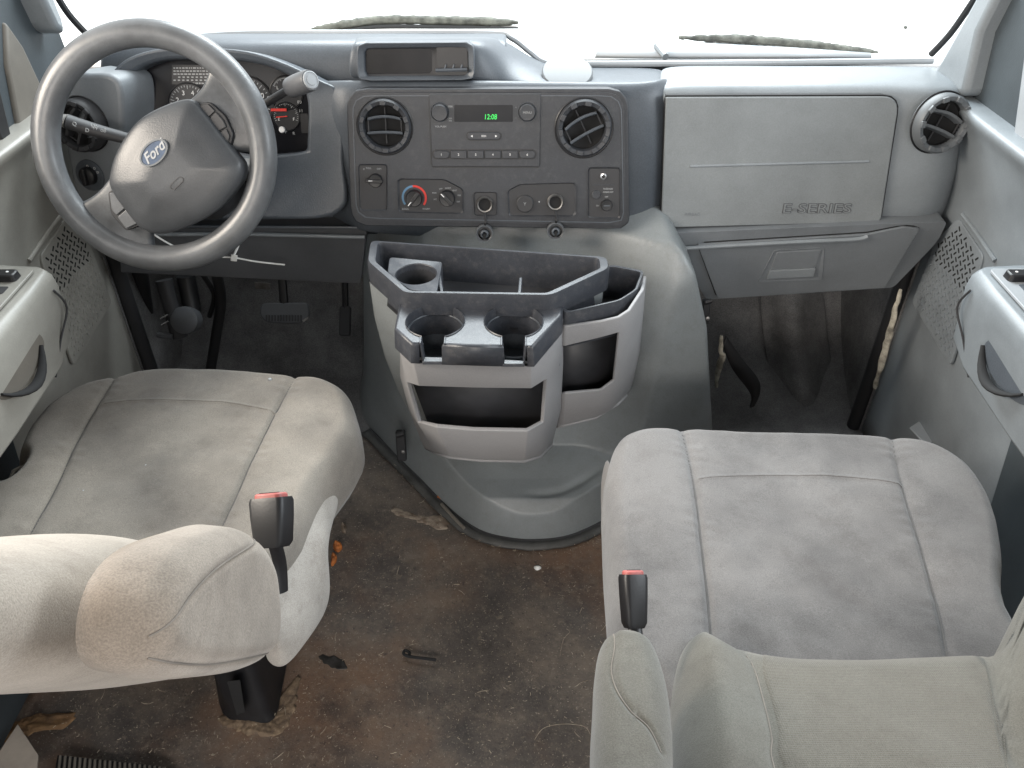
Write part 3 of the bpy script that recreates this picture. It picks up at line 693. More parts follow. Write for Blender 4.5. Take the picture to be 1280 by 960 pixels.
make('indicator', lathe(PC, PC.px(674, 252), [(.0014, .001), (.0014, .002), (.0002, .0022)], 10), MT['dimwhite'], p)
p = recess([(735, 209), (775, 209), (775, 273), (735, 272)], dash, 'switch_panel')
c = PC.px(754, 220); make('audio_jack', lathe(PC, c, [(.0056, .001), (.0056, .004), (.0030, .0045), (.0024, .001)], 20, False), MT['chrome'], p)
make('panel_rib', plate(PC, rr(*PC.px(754, 231), 28 * PXM, 1.2 * PXM, .0005), .0, .0018), MT['bezel'], p)
knob(PC, 745, 243, 5.5 * PXM, .003, 'bezel', p, 'airbag_lamp', base=.001)
k, c = knob(PC, 758, 256, 7.2 * PXM, .006, 'black', p, 'key_switch', base=.001)
make('key_slot', plate(PC, rr(*c, 8 * PXM, 1.6 * PXM, .0006), .006, .0072), MT['pod'], k)
for px, py, s_ in ((760, 236, 'PASSENGER'), (760, 240, 'AIRBAG OFF'), (758, 246, 'OFF'), (747, 257, 'ON')):
    u_, v_ = PC.px(px, py); lettering(s_, PC, u_, v_, .0040, MT['dimwhite'], 'print', p, h=.0014, sx=.85)

# ---- passenger side
gridpatch([[(824, 84, 1.56), (824, 98, 1.47), (824, 112, 1.43), (824, 124, 1.425), (824, 200, 1.415), (822, 282, 1.40), (826, 296, 1.43)]] +
          [[(a, 80, 1.585), (a, 86, 1.53), (a, 94, 1.47), (a, 104, 1.43), (a, 116, 1.415), (a, 200, 1.405), (a, 278, 1.385), (a, 292, 1.42)][0:1] +
           [(a, 88, 1.51), (a, 102, 1.44), (a, 116, 1.415), (a, 200, 1.405), (a - (a - 830) * .015, 278, 1.385), (a - (a - 830) * .02, 292, 1.42)] for a in (838, 900, 1000, 1100)] +
          [[(1150, 81, 1.585), (1152, 88, 1.51), (1152, 102, 1.43), (1150, 118, 1.40), (1145, 200, 1.39), (1135, 274, 1.375), (1130, 288, 1.41)],
           [(1180, 82, 1.58), (1184, 90, 1.51), (1186, 104, 1.43), (1184, 120, 1.395), (1176, 200, 1.385), (1160, 270, 1.375), (1156, 284, 1.41)],
           [(1200, 86, 1.57), (1207, 94, 1.52), (1211, 106, 1.45), (1210, 122, 1.41), (1200, 200, 1.40), (1180, 264, 1.39), (1174, 278, 1.42)],
           [(1208, 92, 1.58), (1217, 100, 1.55), (1220, 112, 1.49), (1219, 128, 1.46), (1207, 200, 1.44), (1188, 258, 1.43), (1182, 272, 1.46)]],
          'passenger_pad', MT['light'], dash, 2, .01)
PA = tilt(at(980, 200, y=1.394), R(6))
ao = fillet(PA.pxs([(832, 121), (1124, 120), (1100, 277), (826, 284)]), [.003, .03, .012, .003], 6)
ab = make('airbag_door', plate(PA, ao, -.02, .004), MT['airbag'], dash, bevel=.002)
make('door_gap', ringplate(PA, fillet(PA.pxs([(831, 119), (1126, 118), (1101, 278), (825.5, 284.5)]), [.003, .031, .012, .003], 6), [tuple(p) for p in ao], -.01, .0008, 120), MT['blackm'], dash)
make('crease', tube([PA.w(*PA.px(862, 207), .0035), PA.w(*PA.px(975, 204), .0035), PA.w(*PA.px(1085, 201), .0035)], .0026, 8), MT['light'], ab)
u_, v_ = PA.px(1020, 260)
lettering('E-SERIES', PA, u_, v_, .0255, MT['knee'], 'lettering_outline', ab, h=.0042, ext=.0004, sx=1.42, offset=.0009)
lettering('E-SERIES', PA, u_, v_, .0255, MT['airbag'], 'embossed_lettering', ab, h=.0052, ext=.0006, sx=1.42, offset=-.0002)
u_, v_ = PA.px(865, 267); lettering('AIRBAG', PA, u_, v_, .0085, MT['glove'], 'embossed_lettering', ab, h=.0042, ext=.0003)
# glove box
PG = tilt(at(980, 330, y=1.372), R(-8))
low = make('lower_dash', plate(PG, fillet(PG.pxs([(832, 294), (1186, 279), (1174, 304), (1118, 362), (884, 377)]), [.004, .01, .02, .01, .004], 5), -.09, -.006), MT['glove'], dash, bevel=.006, seg=3)
gb = make('glove_box', plate(PG, fillet(PG.pxs([(872, 306), (1085, 293), (1130, 284), (1150, 286), (1106, 360), (897, 373)]), .004, 4), -.05, .0), MT['glove'], dash, bevel=.004, seg=3)
make('glove_gap', ringplate(PG, fillet(PG.pxs([(871, 305), (1085, 292), (1130, 283), (1151.5, 285), (1107, 361), (896, 374.2)]), .004, 4), fillet(PG.pxs([(872, 306), (1085, 293), (1130, 284), (1150, 286), (1106, 360), (897, 373)]), .004, 4), -.02, -.0045, 120), MT['blackm'], dash)
make('shelf_lip', tube(smooth_open([PG.w(*PG.px(*q), .003) for q in ((850, 310), (874, 308), (1000, 301), (1068, 298), (1084, 294))], 4), .004, 8), MT['light'], dash)
make('handle_recess', ringplate(PG, fillet(PG.pxs([(968, 312), (1031, 309), (1028, 350), (946, 353)]), .005), fillet(PG.pxs([(971, 315), (1027, 312), (1018, 345), (956, 348)]), .004), -.004, .0015, 72, h1i=-.001), MT['glove'], gb, bevel=.001)
make('latch_paddle', plate(PG, fillet(PG.pxs([(971, 315), (1027, 312), (1019, 334), (963, 337)]), .003), -.004, .0015), MT['glove'], gb, bevel=.001)
make('latch_grip', plate(PG, fillet(PG.pxs([(962, 337), (1019, 334), (1016, 344), (958, 347)]), .002), -.004, .005), MT['light'], gb, bevel=.002)
# right vent on the rounded end
PV = tilt(at(1173, 153, y=1.383), R(8), R(10))
vent(PV, PV.px(1173, 153), 36 * PXM * 1.0, R(-22), dash, 'ventgrey', slat='ventgrey', out=.012)
# side demister grille at the end of the dash
dg = make('demister_grille', tube(smooth_open([at(*q, x=.815) for q in ((1216, 128), (1223, 130), (1226, 140), (1224, 165), (1217, 188), (1212, 190))], 5), .0022, 8), MT['cowl'], dash)
for a in (140, 152, 164, 176):
    make('grille_bar', tube([at(1212, a - 1, x=.812), at(1225 - (a - 140) * .12, a, x=.815)], .0018, 6), MT['cowl'], dg)
make('grille_hole', loft([[at(*q, x=.822) for q in ((1208, 128), (1224, 130), (1224, 165), (1212, 190), (1204, 188))], [at(*q, x=.828) for q in ((1208, 128), (1224, 130), (1224, 165), (1212, 190), (1204, 188))]]), MT['blackm'], dg)

# ---- driver side: instrument binnacle
PI_ = tilt(at(265, 135, y=1.43), R(18))
hood_o = PI_.pxs([(128, 215), (134, 118), (152, 80), (196, 62), (250, 60), (310, 64), (360, 80), (400, 100), (426, 118), (430, 200), (424, 266), (300, 272), (160, 268)])
hood_i = PI_.pxs([(150, 200), (153, 122), (166, 92), (202, 76), (250, 74), (306, 77), (348, 88), (382, 114), (384, 178), (376, 190), (300, 196), (170, 204)])
make('instrument_binnacle', ringplate(PI_, smooth_closed(hood_o, 4), smooth_closed(hood_i, 4), -.06, .012, 120, h1i=.004, hi0=-.05), MT['pod'], dash, bevel=.006, seg=3)
cl = make('instrument_cluster', plate(PI_, smooth_closed(hood_i, 4), -.07, -.032), MT['gloss'], dash)
def gauge(px, py, r, marks, a0, a1, needle):
    c = PI_.px(px, py)
    g = make('gauge', lathe(PI_, c, [(r, -.034), (r, -.030), (r * .94, -.029), (r * .92, -.0305), (.0005, -.0305)], 40), MT['black'], cl)
    V, F = [], []
    n = 24
    for k in range(n + 1):
        a = R(a0 + (a1 - a0) * k / n); l = .16 if k % 4 == 0 else .08
        V, F = join((V, F), plate(PI_, rr(c[0] + r * (.86 - l / 2) * math.cos(a), c[1] + r * (.86 - l / 2) * math.sin(a), r * l, r * .03, .0002, 1, a), -.0306, -.0300))
    make('gauge_ticks', (V, F), MT['dimwhite'], g, smooth=False)['kind'] = 'stuff'
    for k, s_ in enumerate(marks):
        a = R(a0 + (a1 - a0) * k / (len(marks) - 1)); lettering(s_, PI_, c[0] + r * .56 * math.cos(a), c[1] + r * .56 * math.sin(a), r * .28, MT['white'], 'gauge_numeral', g, h=-.0300)
    a = R(needle); make('needle', plate(PI_, rr(c[0] + r * .3 * math.cos(a), c[1] + r * .3 * math.sin(a), r * .8, r * .07, .0003, 1, a), -.029, -.028), MT['red'], g, smooth=False)
gauge(229, 132, .040, '123456', 200, -20, 190)
gauge(304, 128, .046, ['10', '30', '50', '70', '90'], 220, -40, 215)
gauge(352, 116, .030, ['L', 'H'], 150, 30, 90)
gauge(352, 146, .026, ['E', 'F'], 200, -20, 185)
lab = make('warning_sticker', plate(PI_, PI_.pxs([(206, 80), (262, 81), (262, 106), (206, 105)]), -.032, -.0312), MT['black'], cl, smooth=False)
rnd = random.Random(3); V, F = [], []
for r_ in range(6):
    py = 83.5 + r_ * 3.9; x = 208 + (6 if r_ in (3,) else 0) + (10 if r_ == 5 else 0)
    end = 258 - (10 if r_ == 5 else 0)
    while x < end:
        w_ = rnd.uniform(1.5, 4.5) if r_ not in (3, 4) else 3
        a, b = PI_.px(x, py), PI_.px(min(x + w_, end), py + 1.7)
        V, F = join((V, F), plate(PI_, [a, (b[0], a[1]), b, (a[0], b[1])], -.0312, -.0309)); x += w_ + (1.0 if r_ not in (3, 4) else 2.6)
make('sticker_print', (V, F), MT['dimwhite'], cl, smooth=False)
make('cluster_red_bar', plate(PI_, PI_.pxs([(333, 136), (353, 136), (353, 139.5), (333, 139.5)]), -.0285, -.0275), MT['red'], cl, smooth=False)
make('cluster_jack', lathe(PI_, PI_.px(347, 163), [(.006, -.03), (.005, -.026), (.0005, -.026)], 16), MT['white'], cl)
make('cluster_key', plate(PI_, rr(*PI_.px(376, 155), .014, .034, .002), -.034, -.028), MT['black'], cl)
for px, py, s_ in ((369, 128, '80'), (371, 139, '11'), (352, 166, 'P'), (362, 168, 'R')):
    lettering(s_, PI_, *PI_.px(px, py), .008, MT['dimwhite'], 'print', cl, h=-.0300)
# panel left of the wheel with vent and headlight switch
PLV = tilt(at(108, 180, y=1.38), R(10), R(-12))
vp = make('vent_panel', plate(PLV, smooth_closed(PLV.pxs([(84, 96), (110, 92), (140, 95), (152, 120), (154, 200), (160, 262), (130, 284), (104, 270), (90, 225), (80, 160)]), 4), -.10, .0), MT['glove'], dash, bevel=.008, seg=3)
vent(PLV, PLV.px(106, 155), 32 * PXM, R(60), dash, 'recess', slat='recess', out=.018)
k, c = knob(PLV, 113, 219, 20 * PXM, .004, 'pod', dash, 'headlight_switch', base=-.001)
make('switch_dial', lathe(PLV, c, [(12 * PXM, .001), (11 * PXM, .012), (9 * PXM, .014), (.0005, .014)], 28), MT['black'], k)
make('switch_grip', plate(PLV, rr(*c, 6 * PXM, 22 * PXM, .003, 3), .010, .021), MT['black'], k, bevel=.0015)
for px, py, s_ in ((111, 207, 'O'), (120, 210, 'D'), (124, 215, 'D')):
    lettering(s_, PLV, *PLV.px(px, py), .006, MT['white'], 'print', k, h=.0040)
# dark panel under the cluster and knee panel
gridpatch([[(150, 262, 1.44), (150, 286, 1.43), (150, 300, 1.45)], [(250, 240, 1.44), (250, 284, 1.42), (250, 298, 1.45)], [(350, 198, 1.45), (350, 280, 1.42), (350, 296, 1.45)], [(420, 198, 1.46), (420, 270, 1.43), (430, 294, 1.45)], [(455, 200, 1.47), (455, 276, 1.45), (458, 292, 1.46)]], 'column_surround', MT['pod'], dash, 1, .01)
PK = tilt(at(310, 320, y=1.40), R(-4))
kn = make('knee_panel', plate(PK, fillet(PK.pxs([(148, 287), (458, 286), (450, 356), (150, 342)]), .004), -.05, -.004), MT['knee'], dash, bevel=.004)
make('knee_ledge', tube([PK.w(*PK.px(150, 293), .001), PK.w(*PK.px(300, 292), .001), PK.w(*PK.px(456, 296), .001)], .004, 8), MT['light'], dash)
make('knee_upper_edge', tube([PK.w(*PK.px(170, 282), .001), PK.w(*PK.px(300, 283), .001), PK.w(*PK.px(457, 284), .001)], .003, 8), MT['pod'], dash)
make('recall_label', plate(PK, PK.pxs([(198, 320), (226, 320), (226, 323.5), (198, 323.5)]), -.004, -.0035), MT['red'], kn, smooth=False)
# ------------------------------------------------------------------ steering wheel
WC = CAMP + ray(194, 187) * 1.25
PW = tilt(WC, R(23))
PHI = R(40)
sw = thing('steering_wheel', 'worn grey two-spoke steering wheel turned to the left with blue oval badge', 'steering wheel', WC)
def pol(a, r): return (r * math.cos(a), r * math.sin(a))
RM, RT = .1690, .0208
make('rim', tube([PW.w(*pol(2 * math.pi * k / 120, RM)) for k in range(120)], RT, 20, closed=True), MT['wheel'], sw, sharp=180)
def spoke(base):
    G = []
    for r, lo, hi, h in ((.050, -52, 22, .010), (.075, -48, 16, .010), (.100, -44, 9, .008), (.125, -42, 8, .005), (.148, -42, 11, .002), (.160, -43, 14, .002), (.171, -46, 19, .004)):
        G.append([PW.w(*pol(base + R(lo + (hi - lo) * k / 8), r), h + .004 * math.sin(math.pi * k / 8)) for k in range(9)])
    return patch(G)
make('spoke', spoke(PHI), MT['spoke'], sw, solid=.020, sub=2, sharp=180)
G_ = spoke(0)
def spoke_m(base):
    G = []
    for r, lo, hi, h in ((.050, -22, 56, .010), (.075, -14, 52, .010), (.100, -8, 46, .008), (.125, -7, 42, .005), (.148, -8, 42, .002), (.160, -10, 44, .002), (.171, -14, 48, .004)):
        G.append([PW.w(*pol(base + R(hi + (lo - hi) * k / 8), r), h + .004 * math.sin(math.pi * k / 8)) for k in range(9)])
    return patch(G)
make('spoke', spoke_m(PHI + R(180)), MT['spoke'], sw, solid=.020, sub=2, sharp=180)
PW2 = Pl(WC + PW.n * .022, PW.u, PW.v)
hub = smooth_closed(PW2.pxs([(137, 222), (147, 188), (172, 152), (206, 132), (238, 124), (254, 138), (274, 164), (294, 190), (304, 206), (300, 228), (274, 260), (240, 281), (205, 292), (178, 286), (158, 264), (141, 240)]), 5)
def hubh(P, d):
    r = .026; t = np.clip(d / r, 0, 1); return .012 * np.sqrt(np.clip(1 - (1 - t) ** 2, 0, 1)) + .012 * sstep(0, .07, d)
make('hub_pad', pillow(PW2, hub, hubh, 120, 30, skirt=[(0, -.006), (-.004, -.035)]), MT['hub'], sw, sharp=60)
PE = Pl(PW2.o + PW.n * .0235, PW.u, PW.v)
cu = PE.px(193, 191)
em_ = make('oval_badge', plate(PE, circ(*cu, .0235, 40, .0130, R(40)), -.006, .002), MT['emblem'], sw, bevel=.0006)
make('badge_rim', ringplate(PE, circ(*cu, .0258, 60, .0152, R(40)), circ(*cu, .0232, 60, .0127, R(40)), -.006, .0032, 60), MT['ventgrey'], em_)
lettering('Ford', PE, *cu, .0205, MT['dimwhite'], 'badge_script', em_, h=.0024, shear=.4, rot=R(40), ext=.0004, offset=.0004)
PE2 = Pl(PW2.o + PW.n * .0238, PW.u, PW.v)
cu = PE2.px(221, 229)
make('hub_slot', ringplate(PE2, rr(*cu, .026, .0095, .0047, 5, R(40)), rr(*cu, .0235, .007, .0034, 5, R(40)), -.004, .0006, 60), MT['recess'], sw)
PB = Pl(WC + PW.n * .0165, PW.u, PW.v)
def pod(out_px, cuts, name):
    """a control pod on a spoke, split into its buttons"""
    o_ = fillet(PB.pxs(out_px), .006, 4); c = np.mean(o_, 0)
    p = make(name, plate(PB, o_, -.012, .001), MT['black'], sw, bevel=.001)
    return p
p = pod([(246, 130), (262, 127), (282, 145), (292, 168), (288, 183), (277, 179), (259, 155)], 0, 'cruise_control_pod')
for q in ([(250, 133), (261, 130), (270, 139), (261, 147)], [(262, 149), (271, 140), (280, 150), (284, 159), (273, 165)], [(274, 167), (284, 161), (288, 170), (286, 179), (279, 176)]):
    make('button', plate(PB, fillet(PB.pxs(q), .002), 0, .0045), MT['recess'], p, bevel=.0012)
p = pod([(135, 239), (145, 237), (177, 281), (158, 289), (139, 268)], 0, 'speed_control_pod')
for q in ([(138, 241), (145, 240), (159, 259), (147, 269), (141, 262)], [(148, 271), (160, 261), (173, 279), (159, 286)]):
    make('button', plate(PB, fillet(PB.pxs(q), .002), 0, .0045), MT['wheel'], p, bevel=.0012)

# ------------------------------------------------------------------ steering column with levers
sc = thing('steering_column', 'dark steering column with gear lever and turn signal stalk behind the wheel', 'steering column', WC - PW.n * .2)
make('shroud', loft([[PW.w(*p, h) for p in circ(0, -.01 - (.01 * k), r, 24, r * 1.15)] for k, (h, r) in enumerate(((-.03, .050), (-.06, .062), (-.12, .066), (-.22, .070)))]), MT['recess'], sc)
make('ignition_lock', lathe(Pl(at(308, 212, y=1.32), (.4, .9, 0), (0, .2, 1)), (0, 0), [(.018, -.03), (.018, .02), (.012, .024), (.0005, .024)], 20), MT['steel'], sc)
make('ignition_housing', tube([at(290, 205, y=1.34), at(318, 205, y=1.33), at(322, 240, y=1.36)], .022, 12), MT['recess'], sc)
g = make('gear_lever', tube(smooth_open([at(285, 160, y=1.36), at(322, 136, y=1.32), at(346, 121, y=1.30), at(368, 108, y=1.28)], 5), [.0065 + .0015 * math.sin(i) * 0 for i in range(16)], 12), MT['recess'], sc)
a, b = at(362, 110, y=1.285), at(388, 100, y=1.25)
make('lever_knob', tube([a, a.lerp(b, .08), a.lerp(b, .35), a.lerp(b, .9), b], [.010, .0155, .0165, .0165, .015], 24), MT['knee'], g)
ax = (b - a).normalized(); ux = ax.cross(Vector((0, 0, 1))).normalized()
PKN = Pl(b, ux, ax.cross(ux) * -1 if ux.cross(ax.cross(ux) * -1).dot(ax) > 0 else ax.cross(ux))
make('knob_button', lathe(PKN, (0, 0), [(.0135, -.001), (.0130, .0025), (.0115, .003), (.0110, .0022), (.0085, .0022), (.0080, .0035), (.0005, .004)], 24), MT['cowl'], g)
st = make('turn_signal_stalk', tube(smooth_open([at(178, 178, y=1.31), at(150, 171, y=1.31), at(120, 163, y=1.305), at(84, 152, y=1.30)], 5), [.0105 + .004 * (i / 15) for i in range(16)], 16, flat=.8), MT['recess'], sc)
make('stalk_tip', tube([at(84, 152, y=1.30), at(78, 150, y=1.30)], [.0145, .0120], 16, flat=.8), MT['steel'], st)
PS = tilt(at(105, 157, y=1.286), R(15))
for px, py, s_ in ((93, 155, 'Q'), (109, 163, 'D'), (117, 158, 'W'), (119, 160, 'W'), (129, 163, 'o8')):
    lettering(s_, PS, *PS.px(px, py), .009, MT['dimwhite'], 'print', st, h=0, rot=R(-12))

zt = thing('zip_tie', 'white nylon zip tie hanging below the steering column', 'zip tie', at(292, 322, y=1.34))
make('strap', tube(smooth_open([at(*q, y=1.345) for q in ((186, 288), (200, 298), (222, 310), (248, 319), (270, 321), (292, 322), (320, 327), (356, 331))], 5), .0022, 6, flat=.7), MT['zip'], zt)
make('lock_head', loft([[at(*q, y=1.338) for q in ((289, 318), (297, 319), (296, 327), (288, 326))], [at(*q, y=1.35) for q in ((289, 318), (297, 319), (296, 327), (288, 326))]]), MT['zip'], zt, bevel=.001)
make('loop_end', tube([at(292, 320, y=1.342), at(298, 307, y=1.36)], .0025, 6, flat=.6), MT['zip'], zt)

# ------------------------------------------------------------------ engine cover
ec = thing('engine_cover', 'smooth grey-green engine cover bulging between the footwells', 'engine cover', (.02, 1.3, 0))
PF = horiz(0.0)
eo = smooth_closed([(-.37, 1.50), (-.31, 1.405), (-.257, 1.335), (-.20, 1.265), (-.137, 1.185), (-.07, 1.122), (0.0, 1.098), (.06, 1.095), (.115, 1.105), (.165, 1.130), (.215, 1.162), (.275, 1.186), (.35, 1.198), (.42, 1.222), (.455, 1.29), (.46, 1.45), (.46, 1.62), (.44, 1.78), (.02, 1.79), (-.36, 1.78), (-.385, 1.62)], 4)
PY = [1.0, 1.100, 1.112, 1.135, 1.18, 1.255, 1.285, 1.315, 1.345, 1.375, 1.45, 1.6, 1.9]
PZ = [.0, .030, .065, .090, .100, .125, .22, .38, .51, .575, .605, .61, .61]
WD = [0, .006, .016, .030, .050, .075, .11, .3]
WZ = [0, .035, .075, .17, .36, .52, .615, .70]
def ech(P, d):
    a = np.interp(P[:, 1] + .085 * sstep(.12, .34, P[:, 0]) - .05 * sstep(.10, .30, -P[:, 0]), PY, PZ); b = np.interp(d, WD, WZ)
    b = np.minimum(b, np.interp(P[:, 0], [-1, .25, .29, .335, .37, .40, .44, .46], [1, .66, .60, .53, .42, .26, .09, .0]))
    k = .03; hh = np.clip(.5 + .5 * (b - a) / k, 0, 1)
    z = b + (a - b) * hh - k * hh * (1 - hh)
    # pressed swage on the nose
    z -= .006 * np.exp(-((d - .050) / .009) ** 2) * sstep(.0, .08, P[:, 0]) * (1 - sstep(1.18, 1.22, P[:, 1]))
    return np.maximum(z, .002)
make('cover_shell', pillow(PF, eo, ech, 300, 110, c=(.03, 1.36), bias=.8), MT['engine'], ec, sharp=180)
# floor flange round the nose
fl = [(-.34, 1.44), (-.30, 1.39), (-.257, 1.335), (-.20, 1.265), (-.137, 1.185), (-.07, 1.122), (0.0, 1.098), (.06, 1.095), (.115, 1.105), (.165, 1.130), (.215, 1.162), (.275, 1.186), (.33, 1.195)]
make('flange_seal', tube([Vector((x, y, .007)) for x, y in [tuple(p) for p in smooth_open(fl, 5)]], .0040, 8), MT['recess'], ec)
fo = smooth_open(fl, 5); inn, outp = [], []
for i, p in enumerate(fo):
    a, b = fo[max(i - 1, 0)], fo[min(i + 1, len(fo) - 1)]; t_ = (b - a).normalized(); nr = Vector((t_.y, -t_.x))
    w_ = .022 + .003 * noise.noise((i * .5, 0, 0))
    inn.append(Vector((p.x, p.y, .010))); outp.append(Vector((p.x + nr.x * w_, p.y + nr.y * w_, .008)))
make('flange', patch([inn, outp]), MT['flange'], ec, solid=.006)
# latches
def latch(px, py, y, sc_=1.0):
    pl = tilt(at(px, py, y=y), R(15))
    l = make('latch', plate(pl, rr(0, 0, .018 * sc_, .062 * sc_, .004), 0, .012), MT['black'], ec, bevel=.002)
    make('latch_hook', tube([pl.w(-.006 * sc_, .026 * sc_, .016), pl.w(.008 * sc_, .030 * sc_, .016)], .006 * sc_, 10), MT['black'], l)
    make('latch_bolt', lathe(pl, (.004, -.012), [(.004, .01), (.004, .015), (.0005, .016)], 10), MT['steel'], l)
latch(502, 555, 1.285, 1.15)
latch(881, 388, 1.31, .8)

# ------------------------------------------------------------------ console organizer
og = thing('console_organizer', 'grey and charcoal cup holder console with open bins on the engine cover', 'console', (-.02, 1.1, .3))
def P3(L, z): return [at(a, b, z=z) for a, b in L]
def mid(P, f):
    c = sum((Vector(p) for p in P), Vector()) / len(P); return [c + (p - c) * f for p in P]
def down(P, dz): return [p + Vector((0, 0, dz)) for p in P]
def densify(P, r=.012, n=3):
    z = P[0].z; return [Vector((x, y, z)) for x, y in fillet([(p.x, p.y) for p in P], r, n)]
# upper tray
T0 = P3([(462, 300), (458, 326), (504, 366), (690, 369), (763, 335), (760, 321)], .62)
T = densify(T0)
ti = densify(mid(T0, .915), .008)
make('tray_rim', loft([down(ti, -.07), down(ti, -.004), mid(down(ti, 0), 1.012), mid(T, .985), down(T, -.006), down(T, -.040)], True, False, False), MT['orgdark'], og, sharp=50)
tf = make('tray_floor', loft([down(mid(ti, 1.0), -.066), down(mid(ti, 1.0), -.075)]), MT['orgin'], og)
# body below the tray
tb = [at(456, 345, z=.585), at(452, 352, z=.58), at(499, 392, z=.58), at(690, 392, z=.58), at(765, 355, z=.58), at(762, 345, z=.585)]
B0 = densify(down(T0, -.040)); c0 = sum(T0, Vector()) / 6
def tray_body(z, sx, dy): return densify([Vector((c0.x + (p.x - c0.x) * sx - .004, p.y + dy + (.045 if i in (2, 3) else 0), z)) for i, p in enumerate(T0)])
make('tray_body', loft([tray_body(.578, .985, 0), tray_body(.50, .99, .01), tray_body(.40, .96, .03), tray_body(.30, .90, .06), tray_body(.22, .84, .09)], True, False, True), MT['engine'], og, sharp=60)
# cup insert and dividers of the tray
PT = horiz(.612)
ci = PT.px(520, 341)
ins_o = PT.pxs([(487, 321), (553, 327), (546, 366), (512, 362), (484, 340)])
make('cup_insert', ringplate(PT, fillet(ins_o, .005), circ(*ci, .033, 48), -.05, .0, 96, h1i=-.002, hi0=-.055), MT['orgdark'], og, bevel=.0015)
make('cup_well', lathe(PT, ci, [(.0335, -.002), (.031, -.058), (.0005, -.06)], 40), MT['orgin'], og)
for a, b in (((548, 333), (552, 362)), ((651, 344), (649, 366))):
    q0, q1 = PT.px(*a), PT.px(*b); d = Vector((q1[0] - q0[0], q1[1] - q0[1])).normalized() * .0025; nn = Vector((-d.y, d.x))
    make('divider', plate(PT, [(q0[0] + nn.x, q0[1] + nn.y), (q1[0] + nn.x, q1[1] + nn.y), (q1[0] - nn.x, q1[1] - nn.y), (q0[0] - nn.x, q0[1] - nn.y)], -.06, -.004), MT['orgdark'], og, bevel=.001)
# right-hand bin
R0 = P3([(690, 372), (705, 392), (775, 376), (797, 362), (806, 338), (764, 330)], .585)
Rr = densify(R0, .010)
ri = densify(mid(R0, .90), .008)
make('side_bin_rim', loft([down(ri, -.07), down(ri, -.004), mid(ri, 1.015), mid(Rr, .98), down(Rr, -.006), down(Rr, -.038)], True, False, False), MT['orgdark'], og, sharp=50)
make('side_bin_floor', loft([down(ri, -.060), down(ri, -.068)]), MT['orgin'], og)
def facewall(cols, zs, hole_cols, hole_rows, name, mat, thick=.006, bevel=.002, rnd=None):
    """bin front: cols = list of columns of points (top to bottom); faces left out where the opening is"""
    nr = len(cols[0]); V = [p for c in cols for p in c]; F = []
    for i in range(len(cols) - 1):
        for j in range(nr - 1):
            if i in hole_cols and j in hole_rows: continue
            F.append([i * nr + j, i * nr + j + 1, (i + 1) * nr + j + 1, (i + 1) * nr + j])
    return make(name, (V, F), MT[mat], og, solid=thick, bevel=bevel, seg=3, sharp=40)
# side bin front wall in light grey, pixel columns with their distances
def colpts(rows): return [at(a, b, y=c) for a, b, c in rows]
facewall([colpts([(690, 402, 1.08), (690, 432, 1.085), (690, 495, 1.10), (690, 535, 1.12)]),
          colpts([(706, 408, 1.055), (706, 433, 1.06), (706, 492, 1.075), (704, 532, 1.10)]),
          colpts([(752, 402, 1.065), (752, 422, 1.07), (752, 488, 1.09), (745, 522, 1.115)]),
          colpts([(774, 397, 1.07), (774, 416, 1.075), (768, 476, 1.10), (762, 514, 1.12)]),
          colpts([(788, 388, 1.085), (786, 408, 1.09), (780, 462, 1.115), (772, 505, 1.135)]),
          colpts([(805, 362, 1.13), (801, 395, 1.14), (795, 450, 1.16), (783, 494, 1.18)]),
          colpts([(808, 345, 1.24), (805, 385, 1.25), (800, 440, 1.27), (790, 485, 1.28)])], 0, (0, 1, 2), (1,), 'side_bin_front', 'org')
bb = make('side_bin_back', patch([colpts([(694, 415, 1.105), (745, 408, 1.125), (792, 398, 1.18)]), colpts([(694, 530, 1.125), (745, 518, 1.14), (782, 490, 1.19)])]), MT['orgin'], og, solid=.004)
make('side_bin_bottom', patch([colpts([(690, 534, 1.115), (704, 531, 1.10), (745, 521, 1.115), (772, 504, 1.135), (783, 493, 1.18)]), colpts([(690, 515, 1.19), (704, 515, 1.19), (745, 508, 1.19), (772, 495, 1.20), (783, 486, 1.22)])]), MT['org'], og, solid=.004)
# cup plate with two round holders, open slots at the front
PCu = horiz(.592)
cups = [PCu.px(544, 402), PCu.px(642, 402)]
CR = .0445
plate_o = PCu.pxs([(503, 370), (703, 374), (699, 393), (664, 432), (516, 428), (496, 410)])
# one sheet whose edge runs in through each front notch and round the cup opening
NW = .0165
pl_f = [p for p in plate_o]
def front_v(u):
    a, b = plate_o[4], plate_o[3]; return a[1] + (b[1] - a[1]) * (u - a[0]) / (b[0] - a[0])
def keyhole(c, n=40):
    a0 = -math.pi / 2 + math.asin(NW / CR); P = []
    for k in range(n + 1):
        a = a0 + (2 * math.pi - 2 * math.asin(NW / CR)) * k / n
        P.append((c[0] + CR * math.cos(a), c[1] + CR * math.sin(a)))
    return [(c[0] + NW, front_v(c[0] + NW))] + P + [(c[0] - NW, front_v(c[0] - NW))]
kr, kl = keyhole(cups[1]), keyhole(cups[0])
cup_edge = [plate_o[0], plate_o[1], plate_o[2], plate_o[3]] + kr + kl + [plate_o[4], plate_o[5]]
bm = bmesh.new()
cvs = [bm.verts.new(PCu.w(*p, 0)) for p in cup_edge]
ces = [bm.edges.new((cvs[i], cvs[(i + 1) % len(cvs)])) for i in range(len(cvs))]
bmesh.ops.triangle_fill(bm, use_beauty=True, use_dissolve=False, edges=ces)
me = bpy.data.meshes.new('cup_plate'); bm.to_mesh(me); bm.free()
make('cup_plate', None, MT['orgdark'], og, mesh=me, smooth=False)
